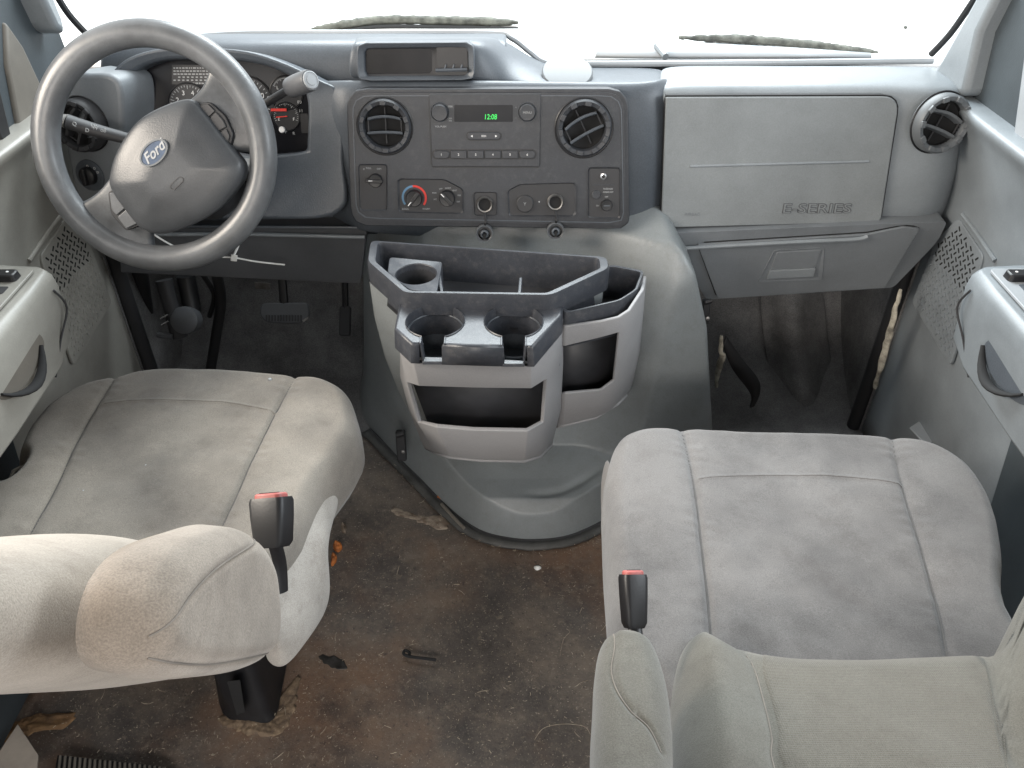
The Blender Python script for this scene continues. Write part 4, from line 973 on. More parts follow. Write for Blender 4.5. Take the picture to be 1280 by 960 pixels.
for (cx, cy), K in zip(cups, (kl, kr)):
    arc_ = K[1:-1]; n = len(arc_)
    def ringat(f, h): return [PCu.w(cx + (p[0] - cx) * f, cy + (p[1] - cy) * f, h) for p in arc_]
    w_ = make('cup_holder', loft([ringat(1.035, .001), ringat(1.01, .0025), ringat(.985, -.001), ringat(.98, -.014), ringat(.92, -.015), ringat(.895, -.050)], False, False, False), MT['orgdark'], og, sharp=35)
    make('holder_well', lathe(PCu, (cx, cy), [(CR * .93, -.0365), (CR * .90, -.050), (CR * .85, -.078), (.0005, -.080)], 48), MT['pod'], w_)  # well coloured lighter than the holder, standing in for light inside
    make('holder_lip', tube(ringat(.955, -.0138), .0012, 6), MT['pod'], w_)
    for sx in (-1, 1):
        e0, e1 = (cx + sx * NW, cy - math.sqrt(CR ** 2 - NW ** 2)), (cx + sx * NW, front_v(cx + sx * NW) - .002)
        make('notch_wall', loft([[PCu.w(*e0, .001), PCu.w(*e1, .001), PCu.w(e1[0] - sx * .003, e1[1], -.038), PCu.w(e0[0] - sx * .003, e0[1], -.038)], [PCu.w(e0[0] + sx * .003, e0[1], .001), PCu.w(e1[0] + sx * .003, e1[1], .001), PCu.w(e1[0], e1[1], -.038), PCu.w(e0[0], e0[1], -.038)]]), MT['orgdark'], w_, bevel=.001)
    make('notch_sill', loft([[PCu.w(cx - NW, front_v(cx) + e, h) for e, h in ((.004, -.031), (-.0045, -.031), (-.0055, -.036), (.004, -.037))], [PCu.w(cx + NW, front_v(cx) + e, h) for e, h in ((.004, -.031), (-.0045, -.031), (-.0055, -.036), (.004, -.037))]]), MT['orgdark'], w_, bevel=.001)
# charcoal band under the plate edge, left open at the notches
seq = [plate_o[4], plate_o[5], plate_o[0]]
def band(P, nm):
    c = np.mean(plate_o, 0); rows = []
    for p in P:
        e = np.array(p) - c; e = e / np.linalg.norm(e)
        rows.append([PCu.w(p[0], p[1], .0005), PCu.w(p[0] + e[0] * .004, p[1] + e[1] * .004, -.004), PCu.w(p[0] + e[0] * .006, p[1] + e[1] * .006, -.036), PCu.w(p[0] - e[0] * .004, p[1] - e[1] * .004, -.038)])
    make(nm, patch(rows), MT['orgdark'], og, solid=.003, sharp=50)
L1 = (cups[0][0] - NW, front_v(cups[0][0] - NW)); L2 = (cups[0][0] + NW, front_v(cups[0][0] + NW)); L3 = (cups[1][0] - NW, front_v(cups[1][0] - NW)); L4 = (cups[1][0] + NW, front_v(cups[1][0] + NW))
band([plate_o[0], plate_o[5], plate_o[4], L1], 'cup_band'); band([L2, L3], 'cup_band'); band([L4, plate_o[3], plate_o[2], plate_o[1]], 'cup_band')
# light grey bin front below with a wide opening
facewall([colpts([(500, 400, 1.10), (500, 470, 1.12), (512, 515, 1.13), (530, 560, 1.14)]),
          colpts([(497, 428, 1.010), (508, 478, 1.015), (522, 528, 1.03), (545, 566, 1.05)]),
          colpts([(516, 450, .972), (524, 483, .985), (545, 534, 1.00), (562, 571, 1.02)]),
          colpts([(590, 452, .970), (590, 485, .983), (592, 538, 1.00), (600, 575, 1.02)]),
          colpts([(664, 455, .972), (664, 486, .985), (660, 539, 1.00), (656, 576, 1.02)]),
          colpts([(688, 434, 1.005), (684, 474, 1.015), (680, 528, 1.03), (676, 570, 1.045)]),
          colpts([(704, 398, 1.06), (704, 455, 1.07), (701, 512, 1.085), (690, 556, 1.10)]),
          colpts([(700, 388, 1.12), (700, 450, 1.13), (698, 505, 1.14), (686, 545, 1.15)])], 0, (1, 2, 3, 4), (1,), 'front_bin_wall', 'org', .008)
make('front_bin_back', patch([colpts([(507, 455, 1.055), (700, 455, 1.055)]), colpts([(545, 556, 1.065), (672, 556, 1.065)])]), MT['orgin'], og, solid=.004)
make('front_bin_bottom', patch([colpts([(530, 559, 1.14), (546, 566, 1.052), (562, 570, 1.022), (600, 574, 1.022), (656, 575, 1.022), (676, 569, 1.047), (690, 555, 1.10)]), colpts([(530, 548, 1.15), (546, 548, 1.15), (562, 548, 1.15), (600, 548, 1.15), (656, 548, 1.15), (676, 548, 1.15), (690, 545, 1.15)])]), MT['org'], og, solid=.005)

# ------------------------------------------------------------------ doors
def door(sg, lab, mat):
    t = thing('cab_door', lab, 'door', (sg * .84, .8, .0))
    X = lambda x: sg * x
    prof = [(.835, .0), (.835, .25), (.832, .45), (.828, .60), (.818, .68), (.795, .755), (.778, .785), (.785, .797), (.83, .80)]
    ys = [-.5, .0, .4, .8, 1.1, 1.3, 1.44, 1.455, 1.456]
    G = []
    for i, y in enumerate(ys):
        dx = .0 if i < 7 else (.012 if i == 7 else .06)
        G.append([Vector((X(x + dx - .0), y, z)) for x, z in smooth_open([(a, b) for a, b in prof], 3)])
    panel = make('door_panel', patch(G), MT[mat], t, solid=.02 * (1 if sg < 0 else 1), sharp=60)
    # armrest with switch deck
    secs = []
    for y, top, inn, low in ((1.088, .640, .775, .600), (1.080, .655, .715, .56), (1.060, .662, .695, .525), (1.0, .662, .690, .508), (.85, .662, .688, .502), (.5, .662, .688, .50), (.0, .662, .688, .50)):
        secs.append([Vector((X(x), y, z)) for x, z in ((.84, low + .0), (inn + .035, low), (inn + .014, low + .012), (inn + .006, (low + top) / 2), (inn, top - .03), (inn + .003, top - .010), (inn + .012, top), (.80, top + .004), (.84, top + .004))])
    make('armrest', loft(secs), MT[mat], t, bevel=.004, seg=2, sharp=50)
    PD = Pl((X(.75), 1.0, .667), (1, 0, 0), (0, 1, 0))
    deck = make('switch_deck', plate(PD, fillet([(-.035, .052), (.035, .052), (.040, -.25), (-.040, -.25)], .010), -.003, .0015), MT['cowl'] if sg > 0 else MT[mat], t, bevel=.001)
    def rocker(u, v, w, h, n=2, m='black'):
        b_ = make('window_switch', plate(PD, rr(u, v, w, h, .006), 0, .012, .9), MT[m], t, bevel=.002)
        for k in range(n):
            make('switch_mark', lathe(PD, (u + (k - (n - 1) / 2) * w * .45, v + .001), [(.0022, .0118), (.0018, .0126), (.0003, .0126)], 10), MT['white'], b_)
    rocker(0, .022, .052, .022)
    if sg < 0: rocker(-.012, -.042, .060, .018); rocker(-.012, -.08, .060, .018)
    else: rocker(.006, -.022, .030, .016, 0)
    make('switch_well', plate(PD, rr(.004, -.006 if sg > 0 else -.012, .038, .020, .003), 0, .0022), MT['recess'] if sg < 0 else MT['pod'], t)
    # pull recess and black handle on the armrest side
    PR = Pl((X(.6915), .90, .600), (0, -sg, 0), (0, 0, 1))   # faces the cab
    hs = make('handle_recess', plate(PR, smooth_closed([(.065, .010), (.02, .024), (-.04, .018), (-.06, -.010), (-.03, -.030), (.035, -.030), (.07, -.014)], 4), -.012, -.0015), MT['taupe'] if sg < 0 else MT['pod'], t)  # flat plate, its darker colour stands in for shade in the recess
    arcp = [Vector((X(.691 - .010 * math.sin(math.pi * k / 10)), .96 - .115 * k / 10, .592 - .028 * math.sin(math.pi * k / 10) ** .8)) for k in range(11)]
    make('pull_handle', tube(arcp, [.003 + .0052 * math.sin(math.pi * k / 10) for k in range(11)], 12, flat=.6), MT['blackm'], t)
    PP = Pl((X(.822), .6, .28), (0, -sg, 0), (0, 0, 1))
    make('door_pocket', plate(PP, fillet([(sg * -.40, .21), (sg * .9, .21), (sg * .9, -.26), (sg * -.30, -.26)], .03), -.004, .004), MT['pillar'], t, bevel=.003)
    # body seam line on the armrest end
    make('armrest_seam', tube(smooth_open([Vector((X(.6895), 1.035, .640)), Vector((X(.690), 1.05, .60)), Vector((X(.700), 1.02, .56)), Vector((X(.712), .99, .51))], 5), .0018, 6), MT['recess'], t)
    # speaker grille on the forward lower panel
    PG_ = Pl((X(.829), 1.25, .5), (0, -sg, 0), (0, 0, 1))
    def gp(L): return [PG_.px(*(q if sg > 0 else (1280 - q[0], q[1]))) for q in L]
    go = fillet(gp([(1172, 300), (1200, 272), (1232, 320), (1212, 390), (1190, 458), (1142, 378)]), .012)
    gr = make('speaker_grille', plate(PG_, go, -.002, .004), MT[mat], t, bevel=.0015)
    V, F = [], []; V2, F2 = [], []
    A = np.array(go); lo, hi = A.min(0), A.max(0); rot_ = R(38) * (-1 if sg > 0 else 1); st_ = .0125
    n_ = 40
    for i in range(-n_, n_):
        for j in range(-n_, n_):
            x0, y0 = i * st_, j * st_
            x = (lo[0] + hi[0]) / 2 + x0 * math.cos(rot_) - y0 * math.sin(rot_); y = (lo[1] + hi[1]) / 2 + x0 * math.sin(rot_) + y0 * math.cos(rot_)
            # inside test
            ins = False; m_ = len(go)
            for a in range(m_):
                p1, p2 = go[a], go[(a + 1) % m_]
                if (p1[1] > y) != (p2[1] > y) and x < (p2[0] - p1[0]) * (y - p1[1]) / (p2[1] - p1[1]) + p1[0]: ins = not ins
            if not ins or seg_dist(np.array([[x, y]]), go, True)[0] < .010: continue
            q = plate(PG_, rr(x, y, st_ * .78, st_ * .34, .0012, 1, rot_ + (R(90) if (i + j) % 2 else 0)), .002, .0052)
            if y > (lo[1] * .42 + hi[1] * .58): addto(V, F, plate(PG_, rr(x, y, st_ * .80, st_ * .26, .0008, 1, rot_ + (R(90) if (i + j) % 2 else 0)), .002, .0046))
            else: addto(V2, F2, q)
    make('grille_holes', (V, F), MT['blackm'], gr, smooth=False)['kind'] = 'stuff'
    V3 = [v + PG_.n * .0006 for v in V2]
    make('grille_weave', (V3, F2), MT[mat], gr, smooth=False)['kind'] = 'stuff'
    # raised border between panel and grille
    make('grille_border', tube([PG_.w(*p, .003) for p in gp([(1205, 268), (1222, 290), (1246, 326)])], .004, 8), MT[mat], t)
    # dark sill below
    return t
dl = door(-1, 'grey driver door panel tinted for warm light, with armrest switches and black pull handle, left edge', 'door_warm_lit')
dr = door(1, 'grey passenger door panel tinted for cool light, with armrest switch and black pull handle, right edge', 'door')

# side posts of the footwells with rubber seals
for sg, lab, px0 in ((-1, 'black rubber door seal at the front edge of the driver door', 165), (1, 'black rubber door seal at the front edge of the passenger door', 1118)):
    o = make('door_seal', tube(smooth_open([Vector((sg * .822, 1.455, -.02)), Vector((sg * .822, 1.455, .25)), Vector((sg * .822, 1.46, .45)), Vector((sg * .822, 1.465, .60))], 4), .016, 10), MT['rubber'])
    tag(o, lab, 'door seal')
# ------------------------------------------------------------------ seats
ZC = .445
MT['seam'] = material('seam_thread', (.12, .113, .108), .9, .1, 30, bump=0)
PZc = horiz(ZC)
def cushion(outline, seams, welt, parent, mat, bol, skirt_z=.30, extra=None, c=None):
    """bol = (inner left x, inner right x) bolster limits given as functions of y"""
    seam_w = [[PZc.px(*p) for p in s] for s in seams]; welt_w = [PZc.px(*p) for p in welt]
    def hf(P, d):
        r = .026; t = np.clip(d / r, 0, 1)
        z = .038 * np.sqrt(np.clip(1 - (1 - t) ** 2, 0, 1)) - .026
        z += .003 * sstep(.02, .16, d)
        for s in seam_w:
            s2 = [tuple(p) for p in smooth_open(s, 5)]
            ds = seg_dist(P, s2, False)
            z -= .0055 * np.exp(-(ds / .0040) ** 2) + .003 * np.exp(-(ds / .016) ** 2)
            z += .0007 * np.sin(P[:, 1] * 170 + 5 * np.sin(P[:, 1] * 37 + P[:, 0] * 20)) * (.4 + .6 * np.sin(P[:, 1] * 23) ** 2) * np.exp(-((ds - .012) / .010) ** 2)
        xl = np.interp(P[:, 1], *zip(*sorted((p[1], p[0]) for p in seam_w[0]))); xr = np.interp(P[:, 1], *zip(*sorted((p[1], p[0]) for p in seam_w[1])))
        z += .006 * np.exp(-((P[:, 0] - (xl - .05)) / .05) ** 2) + .006 * np.exp(-((P[:, 0] - (xr + .05)) / .05) ** 2)
        dw = seg_dist(P, [tuple(p) for p in smooth_open(welt_w, 5)], False)
        z += .0016 * np.exp(-(dw / .004) ** 2) + .0005 * np.sin(P[:, 0] * 150 + 4 * np.sin(P[:, 0] * 31)) * np.exp(-((dw - .012) / .010) ** 2)
        z += np.array([.0035 * noise.noise((p[0] * 9, p[1] * 9, 2.0)) + .0012 * noise.noise((p[0] * 30, p[1] * 30, 4.0)) for p in P])
        if extra: z = extra(P, d, z)
        return z
    cs = make('seat_cushion', pillow(PZc, outline, hf, 300, 100, skirt=[(.003, -.055), (.003, -.08), (-.012, -.11)], c=c), mat, parent, sharp=180)
    o_ = np.array(resample(outline, 200))
    for s in seam_w:
        Q = np.array([tuple(p) for p in smooth_open(s, 8)]); dd = seg_dist(Q, o_, True); hh = hf(Q, dd)
        make('seam', tube([PZc.w(q[0], q[1], h + .0004) for q, h, e in zip(Q, hh, dd) if e > .012], .0011, 6), MT['seam'], cs)
    Q = np.array([tuple(p) for p in smooth_open(welt_w, 8)]); hh = hf(Q, seg_dist(Q, o_, True))
    make('welt', tube([PZc.w(q[0], q[1], h - .0008) for q, h in zip(Q, hh)], .0016, 6), mat, cs)
    return cs
# --- passenger seat
ps = thing('passenger_seat', 'soiled grey cloth passenger seat reclined flat beside the right door', 'seat', (.39, .6, 0))
op = [PZc.px(*p) for p in ((760, 640), (759, 590), (768, 556), (790, 541), (850, 535), (960, 538), (1060, 541), (1130, 549), (1185, 565), (1222, 592), (1246, 635), (1258, 690), (1262, 760))] + [(.625, .50), (.60, .40), (.40, .37), (.20, .40), (.155, .50)] + [PZc.px(*p) for p in ((775, 800), (764, 710))]
cushion(smooth_closed(op, 4), [[(850, 536), (864, 600), (874, 680), (884, 770), (890, 860)], [(1112, 545), (1124, 610), (1148, 690), (1170, 770), (1185, 860)]], [(872, 608), (940, 604), (1000, 604), (1060, 606), (1124, 614)], ps, MT['seat_p'], None)
# side valance and base
sk_in = [Vector((.150, .93, .42)), Vector((.148, .80, .42)), Vector((.150, .62, .42)), Vector((.155, .45, .42))]
make('side_valance', patch([[p + Vector((0, 0, dz)) + Vector((dx, 0, 0)) for p in sk_in] for dz, dx in ((0, 0), (-.05, -.010), (-.14, -.004), (-.20, .010))]), MT['seat_p'], ps, sub=2, solid=.006)
make('pedestal', loft([densify([Vector((x, y, z)) for x, y in ((.24, .45), (.56, .45), (.56, .82), (.24, .82))], .03) for z in (.0, .02, .28, .31)]), MT['black'], ps, bevel=.004)
# reclined backrest seen from above
tl = R(17)
dfw = Vector((0, math.cos(tl), -math.sin(tl)))
PBk = Pl(at(1050, 830, z=.500), (1, 0, 0), dfw)
bo = PBk.pxs([(848, 1010), (844, 940), (841, 870), (842, 815), (850, 787), (864, 775), (884, 775), (908, 786), (945, 801), (1000, 809), (1100, 808), (1190, 804), (1236, 799), (1258, 778), (1280, 748), (1310, 722)])
m_u = PBk.px(844, 940)[0]
bo = bo + [(.36, -.05), (.36, -.35), (.28, -.52), (-.05, -.56), (m_u + .02, -.50), (m_u, -.30)]
seam_b = [PBk.px(*p) for p in ((872, 778), (900, 796), (926, 818), (942, 846), (953, 885), (963, 930), (972, 985))] + [(PBk.px(972, 985)[0] + .01, -.35), (PBk.px(972, 985)[0] + .02, -.5)]
seam_r = [PBk.px(*p) for p in ((1240, 800), (1238, 840), (1246, 880), (1262, 930), (1275, 980))] + [(PBk.px(1275, 980)[0] + .02, -.5)]
def bkh(P, d):
    r = .055; t = np.clip(d / r, 0, 1)
    z = .075 * np.sqrt(np.clip(1 - (1 - t) ** 2, 0, 1)) - .06
    for s, amp in ((seam_b, 1), (seam_r, .6)):
        ds = seg_dist(P, [tuple(p) for p in smooth_open(s, 4)], False)
        z -= amp * (.004 * np.exp(-(ds / .0045) ** 2) + .002 * np.exp(-(ds / .02) ** 2))
    xl = np.interp(P[:, 1], *zip(*sorted((p[1], p[0]) for p in seam_b))); xr = np.interp(P[:, 1], *zip(*sorted((p[1], p[0]) for p in seam_r)))
    z += .009 * sstep(0, .05, xl - P[:, 0]) * sstep(.0, .05, d) + .045 * sstep(0, .06, P[:, 0] - xr)
    z += np.array([.002 * noise.noise((p[0] * 12, p[1] * 12, 7.0)) for p in P])
    return z
bk = make('backrest', pillow(PBk, smooth_closed(bo, 4), bkh, 260, 80, skirt=[(.004, -.075), (.0, -.13)], c=(.03, -.22)), MT['back_p'], ps, sharp=180)
# ribbed insert patch laid over the middle of the backrest
ro = smooth_closed([PBk.px(*p) for p in ((955, 815), (1000, 818), (1100, 818), (1190, 814), (1228, 812), (1232, 850), (1240, 890), (1256, 940), (1268, 985))] + [(PBk.px(1275, 980)[0], -.45), (PBk.px(972, 985)[0] + .03, -.45)] + [PBk.px(*p) for p in ((982, 990), (970, 930), (960, 885), (951, 850))], 3)
o_bo = np.array(resample(smooth_closed(bo, 4), 260, (.03, -.22)))
make('ribbed_insert', pillow(PBk, ro, lambda P, d: bkh(P, seg_dist(P, o_bo, True)) + .0018 * sstep(0, .004, d) - .0006, 160, 60, skirt=[(0, -.02)], c=(.06, -.2)), MT['back_p_rib'], bk, sharp=180)
# armrest beside it
PAr = Pl(at(790, 870, z=.625), (1, 0, 0), Vector((0, math.cos(R(14)), -math.sin(R(14)))))
arm_o = PAr.pxs([(741, 1000), (742, 930), (744, 860), (746, 812), (756, 790), (775, 784), (800, 787), (818, 798), (830, 825), (838, 860), (843, 910), (846, 1000)])
u0, u1 = arm_o[0][0], arm_o[-1][0]
arm_o = arm_o + [(u1 + .002, -.18), ((u0 + u1) / 2, -.21), (u0 - .002, -.18)]
arm_s = [PAr.px(*p) for p in ((766, 786), (768, 815), (764, 845), (772, 875), (788, 900), (810, 920), (826, 945))]
def arh(P, d):
    r = .026; t = np.clip(d / r, 0, 1)
    ds = seg_dist(P, [tuple(p) for p in smooth_open(arm_s, 4)], False)
    return .032 * np.sqrt(np.clip(1 - (1 - t) ** 2, 0, 1)) - .02 - .003 * np.exp(-(ds / .003) ** 2)
ar_p = make('armrest', pillow(PAr, smooth_closed(arm_o, 4), arh, 140, 40, skirt=[(.002, -.04), (0, -.08), (-.012, -.10)]), MT['back_p'], ps, sharp=180)

# --- driver seat
dsn = thing('driver_seat', 'grey cloth driver seat tinted for warm light with torn outer bolster and half-raised backrest', 'seat', (-.49, .8, 0))
od = [PZc.px(*p) for p in ((443, 545), (444, 510), (432, 487), (405, 474), (370, 468), (300, 462), (210, 459), (160, 467), (110, 481), (65, 505), (34, 540), (8, 590))] + [(-.775, .80), (-.78, .72), (-.74, .64), (-.50, .615), (-.34, .635), (-.296, .70), (-.276, .82)]
tear = PZc.px(20, 588)
def tearf(P, d, z):
    q = np.hypot((P[:, 0] - tear[0]) / .018, (P[:, 1] - tear[1]) / .030)
    return z - .025 * np.exp(-q ** 4)
cushion(smooth_closed(od, 4), [[(152, 466), (138, 490), (105, 545), (70, 620), (36, 685), (5, 740)], [(372, 468), (350, 515), (320, 575), (295, 630), (272, 680), (250, 730)]], [(134, 512), (190, 509), (250, 510), (300, 514), (345, 524)], dsn, MT['seat_d'], None, extra=tearf)
tp = [Vector((tear[0] + .008 * math.sin(a) + (.013 + .003 * math.sin(5 * a)) * math.cos(a), tear[1] + (.028 + .004 * math.cos(4 * a)) * math.sin(a), ZC - .006 + .005 * math.sin(3 * a) + .010 * math.cos(a))) for a in [2 * math.pi * k / 18 for k in range(18)]]
make('torn_edge', tube(tp, .0032, 6, closed=True), MT['seat_d'], dsn)
make('tear_hole', loft([[p + Vector((0, 0, -.012)) for p in tp], [p + Vector((0, 0, -.03)) for p in tp]]), MT['blackm'], dsn)
# carpet skirt on the inboard side with wavy hem
hem = [at(a_, b_, x=c_) for a_, b_, c_ in ((439, 575, -.286), (431, 605, -.276), (417, 650, -.267), (408, 690, -.263), (416, 745, -.264), (405, 775, -.268), (385, 803, -.276), (352, 846, -.306), (326, 822, -.335))]
topr = [Vector((float(np.interp(h.y, [.6, .7, .82, .95, 1.1], [-.320, -.297, -.280, -.268, -.266])), h.y, .420)) for h in hem]
rows = []
for k in range(6):
    t_ = k / 5
    rows.append([topr[i].lerp(hem[i], t_) + Vector((.010 * math.sin(math.pi * t_) * (1 + .5 * math.sin(i * 1.9)), 0, 0)) for i in range(len(hem))])
make('carpet_skirt', patch(rows), MT['skirt'], dsn, sub=3, solid=.006, sharp=180)
# pedestal
make('pedestal', loft([densify([Vector((x, y, z)) for x, y in ((-.475 - e, .72 - e), (-.405 + e, .71 - e), (-.42 + e, .98 + e), (-.60 - e, .98 + e))], .03) for z, e in ((.0, .012), (.02, .004), (.28, .0), (.32, -.01))]), MT['black'], dsn, bevel=.004)
make('pedestal_slot', loft([[at(*q, y=.688) for q in ((284, 852), (300, 850), (306, 890), (296, 894))], [at(*q, y=.70) for q in ((284, 852), (300, 850), (306, 890), (296, 894))]]), MT['blackm'], dsn)
# half-raised backrest, seen along its inboard edge
rc = R(35)
dv = Vector((0, -math.sin(rc), math.cos(rc)))      # up the backrest
nv = Vector((0, math.cos(rc), math.sin(rc)))       # towards the wheel
XI = -.278
PBD = Pl((XI, .58, .50), dv, nv)                    # side view plane: u up the back, v forward
front = PBD.pxs([(352, 690), (330, 676), (300, 682), (280, 674), (250, 660), (222, 656), (180, 659), (120, 668), (60, 676), (0, 682), (-60, 690)])
rear = PBD.pxs([(345, 838), (300, 856), (250, 866), (180, 871), (100, 875), (0, 880), (-60, 884)])
fu, fv = zip(*sorted(front)); ru, rv = zip(*sorted(rear))
rings = []
us = list(np.linspace(min(fu[0], ru[0]), .62, 26))
for i, u in enumerate(us):
    a, b = float(np.interp(u, fu, fv)), float(np.interp(u, ru, rv))
    e = i / 25; shrink = 1.0
    if e < .12: shrink = .55 + .45 * math.sin(math.pi / 2 * e / .12)
    if e > .88: shrink = math.sqrt(max(.02, 1 - ((e - .88) / .125) ** 2))
    c_, h_ = (a + b) / 2, (a - b) / 2 * shrink
    W = .235
    ring = []
    n = 40
    for k in range(n):
        t_ = 2 * math.pi * k / n; cx, sy = math.cos(t_), math.sin(t_)
        ex = .42
        x = XI - W + math.copysign(abs(cx) ** ex, cx) * W * (.9 + .1 * shrink)
        v = c_ + math.copysign(abs(sy) ** (.75), sy) * h_
        # shallow dish between the bolsters on the front
        if sy > 0: v -= .020 * math.exp(-((x - XI + W) / .11) ** 2)
        ring.append(PBD.o + dv * u + nv * v + Vector((x - XI, 0, 0)))
    rings.append(ring)
bd = make('backrest', loft(rings), MT['back_d'], dsn, sub=2, sharp=180)
# armrest folded up along the backrest
PAd = Pl((-.205, .58, .50), nv, dv)   # normal points to the cab centre
ad_o = PAd.pxs([(346, 730), (341, 698), (328, 672), (308, 658), (282, 660), (248, 674), (222, 694), (204, 722), (194, 752), (189, 785), (190, 815), (200, 836), (220, 845), (244, 848), (280, 846), (314, 839), (337, 825), (346, 797), (348, 762)])
ad_s = [[PAd.px(*p) for p in ((188, 806), (206, 772), (226, 742), (256, 712), (290, 690), (322, 674))], [PAd.px(*p) for p in ((196, 822), (220, 829), (270, 830), (340, 815))]]
def adh(P, d):
    r = .022; t = np.clip(d / r, 0, 1)
    z = .028 * np.sqrt(np.clip(1 - (1 - t) ** 2, 0, 1)) - .02
    for s in ad_s:
        ds = seg_dist(P, [tuple(p) for p in smooth_open(s, 4)], False); z -= .0016 * np.exp(-(ds / .0028) ** 2)
    return z
def sew(pl, s, hf, outl, par, off=.0006):
    Q = np.array([tuple(p) for p in smooth_open(s, 8)]); dd = seg_dist(Q, np.array(outl), True); hh = hf(Q, dd)
    make('seam', tube([pl.w(q[0], q[1], h + off) for q, h, e in zip(Q, hh, dd) if e > .003], .0007, 6), MT['seam_light'], par)
MT['seam_light'] = material('sewn_seam_thread', (.23, .205, .18), .9, .1, 30, bump=0)
ad_p = make('armrest', pillow(PAd, smooth_closed(ad_o, 4), adh, 160, 50, skirt=[(.001, -.030), (-.004, -.045), (-.02, -.052)]), MT['pad_d'], dsn, sharp=180)
for s in ad_s: sew(PAd, s, adh, resample(smooth_closed(ad_o, 4), 160), ad_p)
sew(PBk, seam_b, bkh, o_bo, bk)
sew(PAr, arm_s, arh, resample(smooth_closed(arm_o, 4), 140), ar_p)

for par, L_ in ((dsn, ((98, 611), (104, 613), (216, 533), (217, 537), (182, 581), (337, 473), (220, 620))), (ps, ((1143, 569), (1147, 571), (788, 580), (807, 631), (979, 598), (1186, 607)))):
    for k, (a_, b_) in enumerate(L_):
        q = at(a_, b_, z=ZC + .014); rr_ = .0012 + .0008 * ((k * 7) % 3)
        make('fleck', lathe(Pl(q, (1, 0, 0), (0, 1, 0)), (0, 0), [(rr_ * 1.4, -.004), (rr_, -.0006), (rr_ * .5, .0002), (.0003, .0003)], 7), MT['dimwhite'], par)
# ------------------------------------------------------------------ seat belt buckles
def buckle(lab, pts, w, h, faceyaw, y, red_poly, stalk):
    """housing from its bottom to its top, red release button on top"""
    b, t_ = pts
    B, T_ = at(b[0], b[1], x=y), at(t_[0], t_[1], x=y + (-.004 if y < 0 else 0))
    t = thing('seat_belt_buckle', lab, 'buckle', at(*stalk[-1], x=y), 'seat belt buckles')
    ax = (T_ - B).normalized(); sd = Vector((math.cos(faceyaw), math.sin(faceyaw), 0)); sd = (sd - ax * sd.dot(ax)).normalized(); fn = sd.cross(ax)
    def sec(p, sw, sh): return [p + sd * x + fn * z for x, z in rr(0, 0, w * sw, h * sh, .006, 3)]
    L = (T_ - B).length
    make('housing', loft([sec(B, .70, .8), sec(B + ax * L * .1, .86, .95), sec(B + ax * L * .6, .96, 1), sec(T_ - ax * .004, 1, 1), sec(T_, .94, .94)]), MT['black'], t, sharp=40)
    make('release_button', loft([sec(T_ - ax * .006, .80, .74), sec(T_ + ax * .0035, .78, .70), sec(T_ + ax * .0045, .7, .6)]), MT['pinkred'], t, bevel=.001)
    make('latch_slot', loft([[T_ + ax * .004 + sd * x + fn * z for x, z in rr(0, h * .10, w * .55, h * .14, .001, 2)], [T_ + ax * .0052 + sd * x + fn * z for x, z in rr(0, h * .10, w * .55, h * .14, .001, 2)]]), MT['blackm'], t)
    S = [at(*q, x=y) for q in stalk]
    make('stalk', tube(smooth_open([B + ax * .01] + S, 5), .008, 10, flat=.5), MT['black'], t)
buckle('black belt buckle with worn pink release button standing beside the driver cushion', ((342, 684), (339, 622)), .040, .026, R(-25), -.235, None, [(350, 705), (352, 740)])
buckle('black belt buckle with red release button standing beside the passenger cushion', ((793, 785), (791, 718)), .030, .022, R(30), .135, None, [(795, 800), (797, 825)])

# ------------------------------------------------------------------ footwells
bp = thing('brake_pedal', 'wide ribbed black brake pedal in the driver footwell', 'pedal', at(355, 392, y=1.56))
PBp = tilt(at(355, 391, y=1.56), R(38))
po = fillet(PBp.pxs([(326, 379), (386, 378), (387, 398), (374, 405), (336, 404), (325, 396)]), .012)
pad = make('pad', plate(PBp, po, -.008, .004), MT['knee'], bp, bevel=.003)
for k in range(13):
    c_ = PBp.px(334 + k * 3.6, 398)
    make('rib', plate(PBp, rr(*c_, .003, .015, .001, 1), .003, .0068), MT['recess'], pad)
make('arm', tube([PBp.w(0, .01, -.006), PBp.w(.0, .12, .03), PBp.w(-.005, .25, .09)], .010, 8, flat=.6), MT['black'], bp)
make('wear_edge', plate(PBp, PBp.pxs([(378, 401), (386, 396), (386, 398), (380, 403)]), .003, .0052), MT['steel'], bp)
ap = thing('accelerator_pedal', 'narrow black accelerator pedal beside the engine cover', 'pedal', at(432, 402, y=1.60))
PAp = tilt(at(431, 402, y=1.60), R(45))
make('pad', plate(PAp, fillet(PAp.pxs([(425, 383), (439, 383), (438, 420), (424, 420)]), .006), -.006, .006), MT['recess'], ap, bevel=.003)
make('arm', tube([PAp.w(0, .02, -.004), PAp.w(0, .14, .02), PAp.w(-.01, .26, .1)], .008, 8), MT['black'], ap)
pb = thing('parking_brake_pedal', 'dark parking brake mechanism with bracket left of the footwell', 'pedal', at(215, 400, y=1.50))
make('bracket', tube([at(205, 350, y=1.50), at(215, 385, y=1.48), at(224, 420, y=1.47)], .018, 10), MT['recess'], pb)
make('lever', tube([at(232, 345, y=1.52), at(240, 385, y=1.50), at(236, 400, y=1.48)], .020, 10), MT['black'], pb)
make('pivot', lathe(tilt(at(232, 400, y=1.465), R(30)), (0, 0), [(.030, -.02), (.030, .01), (.02, .016), (.0005, .016)], 20), MT['knee'], pb)
for q in ((206, 395), (207, 403)):
    make('spring', tube([at(q[0] - 5, q[1] + 3, y=1.455), at(q[0] + 4, q[1] - 2, y=1.455)], .0022, 6), MT['chrome'], pb)
make('foot_pad', tube([at(197, 418, y=1.455), at(216, 421, y=1.455)], .007, 8), MT['knee'], pb)
